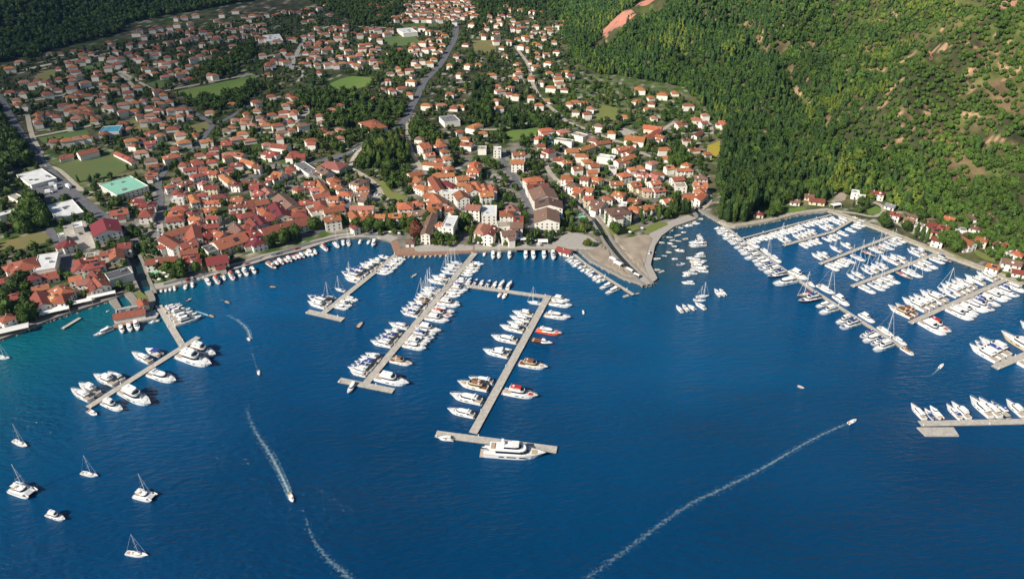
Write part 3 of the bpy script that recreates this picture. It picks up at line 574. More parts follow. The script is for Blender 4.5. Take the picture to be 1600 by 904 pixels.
# (u1,v1,u2,v2,width,storeys,roof[,kind[,name]])
BL = """254 245 280 240 13 2 orange;231 258 246 256 9 2 orange;327 230 340 229 10 2 orange;323 238 341 237 10 2 orange;346 224 360 222 10 2 red;364 238 381 241 11 2 red;350 244 359 242 9 2 red;324 250 338 249 10 2 red
361 255 378 254 12 2 red;379 248 398 255 10 2 orange;345 263 361 260 11 2 orange;346 270 361 283 9 2 orange;301 255 315 252 10 2 orange;288 263 305 261 10 2 orange;312 262 322 261 9 2 red;322 267 339 268 11 2 orange
299 274 316 269 10 2 orange;269 280 280 278 10 2 pink;281 286 297 280 10 2 red;260 290 269 288 9 2 orange;312 285 320 281 8 2 pink;322 290 339 290 10 2 red;364 285 375 286 10 2 orange;381 281 400 282 9 2 orange
391 291 402 290 12 2 orange;280 303 288 302 8 2 red;268 309 287 308 8 2 flatwhite flat;299 301 305 314 9 2 orange;311 302 321 301 9 2 orange;329 305 355 303 11 2 orange;313 314 345 313 8 1 orange gable;364 308 379 310 11 2 orange
385 314 400 311 10 2 orange;357 320 380 318 9 2 red;380 318 400 317 9 2 red;207 311 222 311 10 2 maroon;220 318 241 316 11 2 maroon;229 271 245 270 9 2 red;203 224 213 225 9 2 red;226 222 241 220 10 2 red
202 245 210 251 9 1 red;92 245 113 241 11 1 red gable;121 239 151 232 13 2 red gable;181 236 203 247 8 1 red gable;172 331 199 327 13 2 orange gable;161 344 168 363 22 3 maroon gable barn;100 374 108 381 12 2 maroon
122 402 128 416 10 3 orange;128 415 162 408 12 3 orange hip hotel;127 403 152 399 8 3 orange;158 394 173 392 9 2 orange;180 388 182 402 12 2 orange;186 382 203 380 13 2 red;66 430 91 425 14 1 red gable shed;33 403 40 420 20 2 orange hip
7 417 23 412 12 2 red;40 434 57 428 11 2 maroon;10 432 28 428 8 1 maroon;-4 437 8 434 10 2 red;51 449 73 444 10 2 orange;13 462 31 457 12 2 red;57 456 67 476 12 2 red;85 446 105 456 13 2 orange
82 458 88 466 10 2 orange;88 463 106 462 15 2 orange hip;112 433 122 431 10 2 orange;126 438 134 437 10 2 pink;139 432 150 450 9 2 orange;148 435 160 447 13 2 orange;145 424 153 434 11 2 red;4 496 14 492 11 2 red
5 353 27 347 12 1 maroon;218 331 238 329 19 2 red hip;268 324 292 322 13 2 orange;262 332 286 330 13 2 orange;259 341 286 338 13 2 orange;295 331 310 326 11 2 orange;298 338 312 340 9 2 orange;320 326 337 323 12 2 orange
325 337 340 338 10 2 red;307 346 313 351 11 2 orange;316 352 341 349 10 2 orange;255 366 300 352 13 3 orange gable convent;300 352 305 372 13 3 red gable;255 368 279 383 13 3 red gable;280 383 305 375 13 3 red gable
310 366 329 368 16 2 red hip;335 360 350 366 12 2 red;335 382 381 366 20 2 red gable arcade;385 365 402 359 18 2 maroon;322 406 355 400 15 2 maroon;282 391 309 388 11 2 red;287 401 309 398 10 2 orange;290 407 311 405 10 2 orange
228 408 276 401 12 2 orange gable;366 350 377 361 13 2 brown gable;378 350 388 355 14 2 red;371 337 397 330 12 2 orange;362 331 375 329 11 2 red;391 341 400 352 11 2 orange;410 236 434 238 12 2 orange;426 225 450 228 13 2 red
449 242 458 243 9 2 orange;461 242 475 241 11 2 orange;447 262 460 261 11 2 orange;420 273 431 275 12 2 orange;429 269 441 272 13 2 orange;468 255 492 272 14 1 grey flat;481 274 494 272 13 1 flattan flat;503 254 537 258 20 2 pink hip
500 260 514 270 13 2 brown;517 275 524 282 12 2 orange;522 285 536 294 12 2 orange;531 300 547 300 12 2 orange;553 280 568 284 16 3 brown hip;558 292 575 291 11 2 orange;556 302 576 305 12 2 brown;477 284 491 284 11 2 red
486 294 498 292 11 2 pink;497 281 508 298 9 2 orange;489 305 514 301 11 2 orange;461 294 470 291 11 2 orange;436 305 457 324 17 2 brown gable hall;470 315 486 312 12 2 red;487 321 498 336 13 2 flattan flat;498 311 503 324 13 3 orange
516 307 527 307 10 2 orange;517 318 536 315 11 3 orange;505 327 537 322 13 3 orange gable;506 341 531 337 12 3 orange gable;547 322 584 322 10 3 pink gable arcade;549 330 558 340 11 3 orange;564 339 585 338 10 3 orange;588 335 600 335 10 3 orange
552 350 556 353 7 2 red;574 328 576 337 7 3 orange;565 328 567 337 7 3 orange;408 322 418 334 11 2 orange;418 339 428 337 12 2 orange;430 318 441 338 17 2 maroon gable;454 334 478 331 12 2 orange;456 326 477 323 9 2 orange
408 361 482 341 17 2 red gable arcade;396 368 406 379 14 2 maroon;401 337 411 350 11 2 maroon;400 296 412 302 10 2 red;400 315 417 312 13 2 red;414 293 422 302 10 2 pink;398 258 406 259 9 2 red;483 222 492 222 9 2 red
400 285 410 286 9 2 red;656 228 668 226 15 3 orange;682 226 694 224 12 2 orange;721 222 738 224 12 2 orange;690 234 700 233 11 3 orange;694 245 704 244 12 3 orange;665 240 677 239 11 2 orange;682 248 691 247 10 2 orange
662 252 694 256 9 2 orange;700 258 705 263 11 2 orange;747 231 760 231 12 2 flattan flat;771 232 783 232 12 3 flatwhite flat;737 252 746 255 14 3 orange hip;731 262 750 263 16 3 orange hip;638 272 658 267 13 2 orange;650 276 658 283 12 2 orange
652 287 668 294 12 2 orange;676 273 709 270 11 3 orange gable cloister;675 275 688 296 11 3 orange gable;691 281 711 290 10 2 maroon;691 300 716 299 10 3 flatwhite flat;714 277 730 275 13 3 orange;716 286 732 285 11 3 orange;735 289 740 298 13 3 orange
718 299 724 309 14 3 orange;742 281 750 296 9 3 orange;750 302 770 300 13 3 orange gable;755 287 760 297 8 3 orange;767 288 771 297 8 3 orange;665 303 674 303 13 3 orange;676 303 690 318 13 3 orange;668 319 690 319 14 3 orange
621 320 644 318 15 3 orange hip;648 316 658 314 13 2 orange;692 323 705 320 11 2 orange;730 321 749 322 13 4 pink;607 335 640 333 11 3 orange gable;645 331 663 329 13 3 brown;669 326 681 326 11 3 orange;676 332 664 364 9 3 brown gable
687 350 692 346 10 3 orange;694 346 712 347 24 4 flatwhite flat;753 329 776 329 22 3 flatwhite flat;781 331 802 331 13 3 orange;777 351 800 350 14 2 flattan flat;748 362 757 347 10 3 pink;762 366 770 352 10 3 red;785 362 803 360 11 3 brown
635 374 647 374 11 1 brown hip kiosk;843 202 864 200 12 2 orange;872 204 889 202 12 2 pink;896 208 915 213 13 2 flattan flat;837 213 847 214 11 2 orange;842 225 849 225 9 2 orange;852 231 863 236 13 2 red;868 217 895 221 10 2 flattan flat
919 215 935 217 11 2 pink;884 234 903 233 12 2 orange gable;906 232 927 225 10 2 orange gable;930 222 952 219 10 2 orange gable;962 232 975 229 12 3 orange;978 238 987 228 9 2 orange;962 251 990 241 10 2 orange gable;935 243 960 247 13 2 flatwhite flat
802 239 818 238 11 3 orange;800 251 817 251 12 3 orange;866 246 879 247 11 2 orange;880 251 891 250 11 2 orange;912 250 925 249 12 2 orange;923 257 934 256 10 2 orange;896 261 908 260 11 2 orange;919 266 932 266 11 2 orange
952 262 962 262 13 2 flattan flat;911 276 918 277 11 2 red;927 275 939 279 11 2 orange;877 277 896 275 13 2 orange;968 272 984 269 12 2 orange;984 262 993 261 10 2 orange;955 284 971 284 12 2 orange;820 280 847 276 14 3 orange
823 290 856 287 12 3 red gable;986 287 998 285 12 2 orange;978 213 1008 217 15 2 orange gable school;1006 196 1034 200 14 2 orange gable school;1030 201 1008 216 10 2 orange gable;1057 191 1073 190 12 2 orange;1082 184 1095 184 11 2 orange;1096 190 1103 189 9 2 orange
1085 211 1095 204 8 1 red;1068 216 1078 216 10 2 orange;1027 210 1038 213 10 2 orange;1128 186 1133 194 9 2 orange;1078 232 1092 231 8 1 orange;1102 238 1108 237 8 2 orange;1014 254 1026 250 10 2 pink;1041 260 1051 259 10 2 orange
1060 263 1067 263 9 2 orange;1069 263 1080 262 11 2 orange;1051 278 1066 276 11 2 orange;1085 275 1102 274 13 2 brown;1085 285 1104 286 12 3 orange;1012 272 1027 275 11 2 pink;1017 284 1029 282 11 2 orange;996 266 1008 269 11 2 pink
1055 289 1072 289 13 2 flattan flat;1070 304 1084 307 11 2 orange;1092 295 1099 302 11 2 orange;1098 300 1087 310 11 2 orange;1022 295 1036 293 11 2 red;1007 294 1016 294 11 2 pink;1037 312 1047 310 11 2 orange;1003 323 1013 321 11 2 orange
1018 321 1026 320 10 2 orange;845 293 853 309 24 3 brown gable hall;857 311 858 323 25 3 brown gable hall;854 327 855 345 22 3 brown gable hall;889 289 904 289 13 2 brown;900 296 911 296 12 2 orange;914 293 926 295 12 2 orange;914 306 925 306 11 2 orange
927 314 945 319 15 2 brown gable;945 307 954 307 10 2 orange;959 299 975 302 13 2 orange;983 309 1000 312 11 2 orange;985 321 1000 325 11 2 orange;969 318 978 319 10 2 flatwhite flat;950 329 982 325 16 4 brown hip hotel;805 339 815 339 12 2 red
799 349 815 349 14 3 brown;798 320 806 330 11 2 pink;871 384 892 391 9 1 red gable;1265 309 1289 312 10 1 red gable;1259 303 1270 304 9 1 brown;1362 297 1381 300 9 2 red;1333 299 1341 300 9 2 flatwhite flat;1340 306 1352 308 10 2 flatwhite flat
1387 317 1398 320 9 1 grey;1430 350 1443 353 10 2 flattan flat;1447 350 1460 347 9 2 red;1458 357 1468 358 11 2 red;1462 370 1471 372 10 2 red;1452 342 1462 340 9 1 brown;1512 336 1522 336 13 1 brown hip;1492 358 1510 359 9 1 flatwhite flat
1492 365 1510 367 11 2 brown;1506 371 1521 379 10 2 orange;1566 404 1597 409 11 2 brown gable;1582 420 1602 423 9 1 red gable;1576 395 1583 395 8 2 flatwhite flat;1475 368 1486 372 10 2 flattan flat;1163 318 1172 320 7 1 red;1418 340 1426 342 8 1 brown;1480 338 1489 340 9 1 orange;1530 370 1540 372 9 2 orange;1424 334 1431 335 8 1 brown;1548 412 1558 415 9 2 orange;1396 331 1404 333 8 2 red;1521 352 1530 354 9 1 brown;1560 378 1568 380 9 1 orange;1586 392 1596 394 9 2 orange;1472 352 1480 354 9 2 red;1238 311 1247 312 8 1 brown;1182 330 1190 331 8 1 red"""
# flat-roofed big sheds by three roof corners (a, b, c): a-b one side, b-c the other
FL = [(25,271,64,261,81,279,4.6,'flatwhite','sports_hall','white flat-roofed sports hall beside the valley road'),(71,319,112,309,133,329,4.6,'flatwhite','warehouse','white flat-roofed warehouse on the sea side of the truck yard'),
 (12,305,25,301,40,311,4,'flattan','shed','small tan flat-roofed shed beside the truck yard'),(154,286,203,272,226,290,7.5,'flatgreen','hall','big hall under a pale green roof beside the football pitch'),
 (60,400,92,395,97,419,5,'flatwhite','market_hall','white two-part flat-roofed hall on the inland side of the red low sheds'),(315,386,331,381,339,391,6,'flatdark','courtyard_house','white-framed courtyard house with dark gridded roof wells'),
 (-6,336,25,327,30,331,5,'flatwhite','shed','long narrow pale-roofed shed at the edge of the dark wood'),(163,426,200,417,208,428,7,'flatdark','workshop','dark flat-roofed workshop beside the town stream'),
 (410,54,436,52,436,63,7,'flatwhite','factory','white factory block standing among fields up the valley'),(620,46,642,44,648,52,5,'flatwhite','warehouse','white warehouse beside the long pink-roofed shed up the valley'),
 (686,184,710,181,712,191,5,'grey','school','grey-roofed school building beside the bend of the main road'),(560,191,585,186,597,199,6,'orange','lodge','wide low lodge with orange roof and white wing in the trees'),
 (136,398,150,396,152,402,5,'flattan','shed','tan-roofed yard shed against the works yard wall'),(113,350,128,347,135,354,5,'flatwhite','shed','white-roofed loading shed in the walled works yard'),(90,365,99,363,101,369,6,'flatwhite','office','small white cube office by the works yard lane'),
 (162,199,192,197,192,207,5,'pool','sports_hall','low blue-roofed sports hall in the garden suburb')]
big_names = {'barn':'barn','hotel':'hotel','shed':'shed','convent':'convent_wing','arcade':'arcade_building','cloister':'cloister_wing','kiosk':'kiosk','hall':'hall','school':'school'}
for ln in BL.replace('\n', ';').split(';'):
    t = ln.split(); u1, v1, u2, v2, W = map(float, t[:5]); st = int(t[5]); roof = t[6]; kind = t[7] if len(t) > 7 else None; nm = big_names.get(t[8], 'house') if len(t) > 8 else 'house'
    H = 2.75*st+(.4 if kind == 'flat' else 1.9)
    a, b_ = spot(u1, v1, H), spot(u2, v2, H); d = b_-a; L = max(float(np.hypot(*d)), 6.5)
    if kind in (None,) and L < 11: L += 1.5
    if L > 60: L = 60
    px = pxs((v1+v2)/2)*L
    if u1 < 500 and roof == 'orange' and random.random() < .72: roof = 'red'
    wl_ = 'wall2' if random.random() < .12 and st < 3 else 'wall'
    o = building((a+b_)/2, math.atan2(d[1], d[0]), L, W*(.92 if W > 14 else .8), st, roof, nm, kind, wall=wl_, windows=3.4 if v1 > 262 or st > 2 else None)
    look = ('low ' if st == 1 else 'tall ' if st > 2 else '')+('cream-walled ' if wl_ == 'wall2' else '')+ROOFN[roof]+'-roofed'
    tag(o, cat=nm.replace('_', ' '), group='town '+nm.replace('_', ' ')+'s')
    HOUSES.append((o, o.location.x, o.location.y, look, nm))
for a0, a1, b0, b1, c0, c1, H, roof, nm, lab in FL:
    A, B, Cc = spot(a0, a1, H), spot(b0, b1, H), spot(c0, c1, H); d = B-A; L = float(np.hypot(*d)); nrm = np.array([-d[1], d[0]])/L
    W = abs(float(np.dot(Cc-B, nrm))); cen = (A+Cc)/2; cen = (A+B)/2+nrm*np.sign(np.dot(Cc-B, nrm))*W/2
    o = building(cen, math.atan2(d[1], d[0]), L, W, max(1, round(H/3.1)), roof, nm, 'hip' if roof == 'orange' else 'flat', windows=(4 if roof == 'flatgreen' else None))
    tag(o, lab, nm.replace('_', ' '))

# ---- the valley's houses, by picture point (quarter-scale lists)
P1 = "1470,70 1520,95 1575,90 1555,122 1100,115 1150,108 1220,95 1385,93 1350,120 1185,138 1105,155 1385,148 1425,152 870,190 900,230 850,210 950,188 995,178 1060,172 1120,195 1000,210 1060,203 1170,190 1210,180 1255,178 1200,168 1395,198 1510,190 1580,175 1300,225 1355,225 1180,245 1230,240 1440,240 1490,235 1150,255 1265,275 1455,290 680,268 715,268 310,325 380,325 465,322 500,310 920,310 985,300 960,345 1045,360 1135,345 1200,312 1340,320 1395,332 1440,335 1255,350 1310,362 1365,350 1210,370 1300,395 1090,390 1370,370 755,365 800,335 850,330 830,362 875,370 905,390 975,380 1010,390 1040,400 1015,415 930,432 965,447 900,415 1180,415 1240,405 1060,440 1110,425 1030,470 1125,465 1180,480 1250,455 1310,470 1340,475 1140,490 660,395 605,440 475,450 595,480 640,500 725,490 440,485 370,495 500,475 530,520 455,505 150,515 205,530 235,505 290,515 355,550 280,570 300,590 20,410 60,430 125,390 60,565 100,640 145,585 105,625 635,595 540,600 480,610 440,610 780,540 720,565 680,552 800,580 805,612 540,635 235,715 235,745 240,770 430,690 460,665 510,665 470,700 515,710 690,675 770,655 840,645 890,632 930,660 835,682 765,700 990,690 1000,650 1060,635 970,610 1020,595 870,725 940,725 975,755 905,760 960,705 1070,690 1140,685 1065,730 1125,725 1180,715 1020,770 1075,790 480,740 585,735 440,780 650,840 560,720 600,720 1310,690 1450,640 1470,740 1540,700 1550,720 1445,785 1535,750 1580,785 1415,815 1530,775 1595,640 1135,845 540,860 480,870 420,880 340,885 1000,850 910,830 960,830 880,860 820,880 1480,870 1560,865 1410,890"
P2 = "440,35 395,55 460,85 320,60 270,70 220,75 175,75 145,80 115,90 65,90 20,105 350,90 310,95 345,120 300,130 40,155 20,150 700,5 720,35 750,35 780,20 800,50 850,20 760,50 770,100 380,175 410,180 470,190 520,180 560,180 605,200 650,220 500,205 545,210 690,185 720,185 760,190 1080,200 1120,195 1160,205 990,178 1040,178 350,215 400,215 435,215 345,240 385,280 410,250 395,270 370,300 465,265 450,290 430,315 460,310 330,260 320,290 310,320 525,240 540,265 40,245 215,245 240,245 130,260 170,320 130,350 210,345 40,345 90,400 110,380 75,415 160,380 190,390 75,455 340,370 385,360 320,400 290,400 395,455 470,375 520,355 560,350 640,352 600,360 450,405 500,405 540,400 595,395 630,410 660,385 700,380 730,380 650,415 770,385 755,405 575,320 660,285 700,270 880,310 900,300 840,325 985,280 1000,300 1040,270 1095,265 1150,245 1160,270 1180,215 970,305 1010,330 1060,310 1100,305 1130,320 1155,315 1120,345 990,385 1040,380 1085,395 1110,360 1010,400 1170,100 1240,140 1250,350 1270,370 1210,410 1325,410 1310,270 1350,155 1275,465 1390,395 1475,470 1410,180 1500,195 1500,260 1540,290 1560,340 1500,50 1560,40 1590,60 1540,100 1470,130 890,430 960,440 965,465 905,460 840,450 825,505 970,510 850,565 910,555 790,550 755,600 960,590 95,605 210,600 240,615 215,635 185,660 10,640 525,660 475,690 300,660 240,685 20,720 100,720 175,705 165,735 235,715 60,770 220,765 290,785 135,785 160,815 225,815 410,755 400,725 420,820 525,800 465,840 525,865 345,880 150,860 1065,660 1160,660 1230,665 1280,655 1285,555 1510,540 1460,585 1525,570 1500,630 1520,675 1590,550 1585,590 1385,770 1275,825 1350,800 1420,820 1310,870 1020,870 1150,890 880,835 1040,890"
P3 = "10,50 55,65 130,75 120,105 90,130 30,150 40,185 180,80 330,130 310,165 325,195 230,180 270,150 190,205 240,200 200,240 35,235 95,240 265,265 100,305 155,325 165,350 215,340 280,325 40,440 40,465 120,480 35,390 235,460 285,460 290,495 365,475 300,525 180,515 245,550 330,550 340,440 25,600 120,610 170,660 360,650 400,640 450,632 400,700 490,680 470,715 705,720 870,600 940,595 1020,570 850,670"
pts = []
for P, ox in ((P1, 0), (P2, 400), (P3, 800)):
    for t in P.split():
        x, y = map(float, t.split(',')); pts.append((ox+x/4, y/4))
seedpoly = [(608,34),(640,3),(705,-8),(738,5),(748,25),(700,33),(645,33)]
jr = random.Random(3)
for v in np.arange(-6, 36, 4.6):
    for u in np.arange(600, 750, 9.5):
        uu, vv = u+jr.uniform(-3, 3)+((v/4.6) % 2)*4, v+jr.uniform(-1.2, 1.2)
        if bool(inside(np.array([uu]), np.array([vv]), seedpoly)[0]): pts.append((uu, vv))
FILL = [([(30,150),(60,135),(220,95),(330,75),(350,95),(300,125),(240,180),(320,215),(330,240),(210,245),(200,225),(90,225),(45,190)], 19, .6), ([(470,50),(540,42),(610,48),(620,60),(560,105),(500,110),(460,80)], 18, .6), ([(640,60),(700,62),(690,105),(640,95)], 16, .6),
 ([(335,200),(400,170),(450,190),(500,235),(440,250),(380,235),(330,232)], 18, .6), ([(790,90),(850,90),(905,130),(910,160),(840,165),(800,150)], 20, .5), ([(880,195),(960,200),(1050,232),(1090,262),(1090,300),(1000,290),(900,260)], 17, .55),
 ([(745,30),(800,20),(850,45),(850,85),(760,70)], 20, .5), ([(700,140),(760,165),(860,170),(860,180),(700,185)], 20, .35), ([(640,275),(720,262),(770,300),(760,315),(660,300)], 14, .4), ([(985,135),(1050,150),(1120,190),(1100,205),(1000,185)], 20, .5), ([(210,235),(330,225),(400,250),(400,330),(260,330),(255,285)], 14.5, .5), ([(60,90),(200,70),(330,45),(420,40),(420,60),(300,80),(180,100),(80,120)], 20, .5)]
have = [spot(u, v-1, 6) for u, v in pts]+[np.array(h[1:3]) for h in HOUSES]
for px, sp, pr in FILL:
    P = [tuple(G(u, v)[:2]) for u, v in px]; A = np.array(P)
    for x in np.arange(A[:,0].min(), A[:,0].max(), sp):
        for y in np.arange(A[:,1].min(), A[:,1].max(), sp):
            xx, yy = x+jr.uniform(-.3, .3)*sp, y+jr.uniform(-.3, .3)*sp; q = np.array([xx, yy])
            if jr.random() > pr or not inside(q[:1], q[1:], P)[0] or is_occ(q[:1], q[1:])[0] or hz(q[:1], q[1:])[0] < 1: continue
            if min(float((h_[0]-xx)**2+(h_[1]-yy)**2) for h_ in have) < (sp*.72)**2: continue
            have.append(q); u_, v_ = proj(xx, yy, float(hz(xx, yy))+3); pts.append((float(u_), float(v_)))
far = []
for k, (u, v) in enumerate(pts):
    st = 2; p = spot(u, v-1, 6); rr = random.Random(k)
    g0 = float(hz0(p[0], p[1]))
    s = pxs(v); L = rr.uniform(8, 13.5); W = rr.uniform(7, 9.5); st = rr.choice([1, 2, 2])
    base = R(rr.choice([18, 24, 30, 104])+rr.uniform(-10, 10)) if u < 640 else R(rr.choice([0, 20, -20, 90])+rr.uniform(-14, 14))
    roof = rr.choices(['pink', 'red', 'orange', 'brown'], [5, 5, 2, 1] if u < 620 else [1, 2, 6, 1])[0]
    far.append((v, p, base, L, W, st, roof, k))
far.sort(key=lambda t: -t[0])
nh = sum(1 for h in HOUSES if h[4] == 'house'); keep = 300-nh
for i, (v, p, ang, L, W, st, roof, k) in enumerate(far):
    if i >= keep: break
    o = building(p, ang, L, W, st, roof, 'house', windows=None)
    tag(o, cat='house', group='town houses'); HOUSES.append((o, o.location.x, o.location.y, ROOFN[roof]+'-roofed', 'house'))
for nmk in set(h[4] for h in HOUSES): rank_labels([h[:4] for h in HOUSES if h[4] == nmk], nmk.replace('_', ' '))
# everything smaller still: the far village, one mass
V = []; F = []; MI = []
vm = [M['wall'], M['pink'], M['red'], M['orange'], M['brown']]; ri = {'pink':1,'red':2,'orange':3,'brown':4}
for v, p, ang, L, W, st, roof, k in far[keep:]:
    g0 = float(hz0(p[0], p[1])); ca, sa = math.cos(ang), math.sin(ang); H = 2.75*st+.4+(k % 5)*.02; b0 = len(V); a, b_ = L/2, W/2; r = a-b_*.9
    loc = [(-a,-b_,-4),(a,-b_,-4),(a,b_,-4),(-a,b_,-4),(-a,-b_,H),(a,-b_,H),(a,b_,H),(-a,b_,H)]
    o_ = .5; loc += [(-a-o_,-b_-o_,H+.01),(a+o_,-b_-o_,H+.01),(a+o_,b_+o_,H+.01),(-a-o_,b_+o_,H+.01),(-r,0,H+2.4),(r,0,H+2.4)]
    V += [(p[0]+x*ca-y*sa, p[1]+x*sa+y*ca, g0+z) for x, y, z in loc]
    F += [tuple(b0+i for i in f) for f in [(0,1,5,4),(1,2,6,5),(2,3,7,6),(3,0,4,7)]]; MI += [0]*4
    F += [tuple(b0+8+i for i in f) for f in [(0,1,5,4),(1,2,5),(2,3,4,5),(3,0,4),(3,2,1,0)]]; MI += [ri[roof]]*5
    occ_poly(np.array([[p[0]+x*ca-y*sa, p[1]+x*sa+y*ca] for x, y, _ in loc[:4]]))
tag(obj('far_village', mesh_np('far_village', V, F, vm, mi=MI)), 'white houses with pink roofs scattered up the far end of the valley', 'village', kind='stuff')
# ------------------------------------------------------------------ pontoons
def pier(px, w, label, z=.75, mat='deckwood', ext=None, name='pontoon', round_end=False):
    P = np.array([on_z(u, v, z) for u, v in px])
    c = P.mean(0); root = obj(name, None, loc=(c[0], c[1], 0))
    tag(root, label, name)
    Q = P-c; a, b_ = strip_poly(Q, w); n = len(Q)
    top = MB(); sid = MB()
    for i in range(n-1):
        q = [a[i+1], a[i], b_[i], b_[i+1]]
        top.slab(q, q, z-.12, z)
        d = (Q[i+1]-Q[i]); L = np.hypot(*d); d = d/L; nn = np.array([-d[1], d[0]])
        m = int(L/11)+1
        for k in range(m):                                   # floats and guide piles
            t0, t1 = L*k/m+.4, L*(k+1)/m-.4
            s = [Q[i]+d*t1+nn*w*.46, Q[i]+d*t0+nn*w*.46, Q[i]+d*t0-nn*w*.46, Q[i]+d*t1-nn*w*.46]
            sid.slab(s, s, -.6, z-.125)
    obj('deck', top.mesh('deck', M[mat]), root); obj('float', sid.mesh('float', M['deckside']), root)
    for i in range(n-1):
        d = (Q[i+1]-Q[i]); L = np.hypot(*d); d = d/L; nn = np.array([-d[1], d[0]])
        for k in range(int(L/22)+1):
            p = Q[i]+d*min(L-1, 1+22*k)+nn*(w*.5-.25)*(1 if k % 2 else -1)
            obj('service_post', POST, root, (p[0], p[1], z))
    return root
POST = MB().box(-.18, .18, -.18, .18, 0, 1.0).box(-.26, .26, -.26, .26, 1.0, 1.12).mesh('service_post', M['gel'])
PIERS = [([(248,477),(266,508),(286,541)],4.2,'pale walkway running out from the dock basin to the crooked west pontoon'),([(137,636),(310,526)],4.2,'crooked west pontoon with large motor yachts on its outer side'),
 ([(621,396),(506,488)],4.2,'slanting pontoon running out from the terracotta promenade'),([(480,486),(536,499)],5,'crossbar float at the sea end of the slanting promenade pontoon'),
 ([(742,395),(571,599)],4.6,'long central pontoon packed with boats on both sides'),([(530,593),(615,610)],4.6,'crossbar float at the sea end of the long central pontoon'),
 ([(721,445),(735,447),(858,464)],4.2,'linking pontoon between the two central pontoons'),([(857,461),(739,676)],4.8,'outer central pontoon with widely spaced yachts'),
 ([(681,677),(870,702)],5.2,'wide crossbar float carrying the superyacht berth'),([(1126,348),(1170,383),(1225,421),(1270,453),(1425,552)],3.4,'long east breakwater pontoon running from the east pier root'),
 ([(1224,383),(1300,362),(1337,340)],3,'shortest inner pontoon with small boats near the round lawn'),([(1281,412),(1397,367),(1404,364)],3,'second inner pontoon, just seaward of the shortest one'),
 ([(1331,447),(1466,395),(1472,398)],3.2,'third inner pontoon ending at the quay trees'),([(1422,504),(1570,437),(1584,440)],3.6,'packed east pontoon, densely lined with big yachts on both sides'),
 ([(1554,574),(1640,538)],4.6,'pontoon cut by the east picture edge, with wooden yacht'),([(1437,661),(1540,659),(1680,656)],4.4,'lone horizontal float with boats on its inland side'),
 ([(897,397),(915,412),(945,432),(990,460)],2.6,'narrow pontoon along the sandy spit'),([(97,513),(125,496)],2.4,'short stone jetty arm beside the west quay')]
for i_, (px, w, lab) in enumerate(PIERS): pier(px, w, lab, z=.72+.014*i_)
tag(obj('work_float', MB().slab([(-9,-3.4),(9,-3.4),(9.6,3.4),(-10.5,3.4)], [(-9,-3.4),(9,-3.4),(9.6,3.4),(-10.5,3.4)], -.5, .7).mesh('work_float', M['deckwood']), loc=(*on_z(1467,675), 0)), 'small tan work float lying below the lone horizontal float', 'float')
# dock basin platforms and roofs in the west
def platform(name, px, z, mat, lab, cat, thick=3.0):
    P = [on_z(u, v, z) for u, v in px]; A = sum((P[i][0]*P[(i+1) % len(P)][1]-P[(i+1) % len(P)][0]*P[i][1]) for i in range(len(P)))
    if A < 0: P = P[::-1]
    c = np.mean(P, 0); Q = [(p[0]-c[0], p[1]-c[1]) for p in P]
    o = obj(name, MB().slab(Q, Q, z-thick, z).mesh(name, M[mat]), loc=(c[0], c[1], 0)); tag(o, lab, cat); return o
platform('dock', [(169,469),(181,464),(190,480),(180,482)], 1.3, 'quay', 'broad pale landing dock at the west of the dock basin', 'dock')
platform('dock', [(180,482.5),(190,480.5),(197,499),(184,507)], 1.32, 'quay', 'narrow dock neck south of the broad landing dock', 'dock')
platform('dock', [(197,499.5),(200,494),(242,484),(248,490),(244,496),(214,502)], 1.34, 'deckwood', 'long quay deck closing the dock basin towards the sea', 'dock')
platform('dock', [(190,480),(214,475),(219,478),(193,485)], 1.28, 'quay', 'upper cross dock of the basin with a boat rack', 'dock')
platform('landing', [(176,508),(184,504),(212,501),(212,504),(178,512)], 1.1, 'brickdeck', 'red landing deck where the small white boats tie up', 'landing')
platform('breakwater', [(210,456),(217,453),(229,462),(237,484),(228,486),(219,470)], 2.0, 'f_lush2', 'grassy mole between the dock basin and the west quay', 'mole')
building(on_z(203,493,3), R(22), 19, 7.5, 1, 'red', 'boathouse', 'gable', gz=1.3)['label'] = 'boathouse with red roof standing on the dock by three moored boats'
building(on_z(204,487,3), R(22), 17, 7, 1, 'flatdark', 'workshop', 'flat', gz=1.3)['label'] = 'dark-roofed dock workshop behind the red boathouse'
building(on_z(224,478,3), R(-55), 10, 6, 1, 'orange', 'boathouse', 'gable', gz=2)['label'] = 'little orange-roofed boathouse on the grassy mole'
for o in COL.objects:
    if o.parent is None and o.name.split('.')[0] in ('boathouse', 'workshop') and 'category' not in o: o['category'] = o.name.split('.')[0]

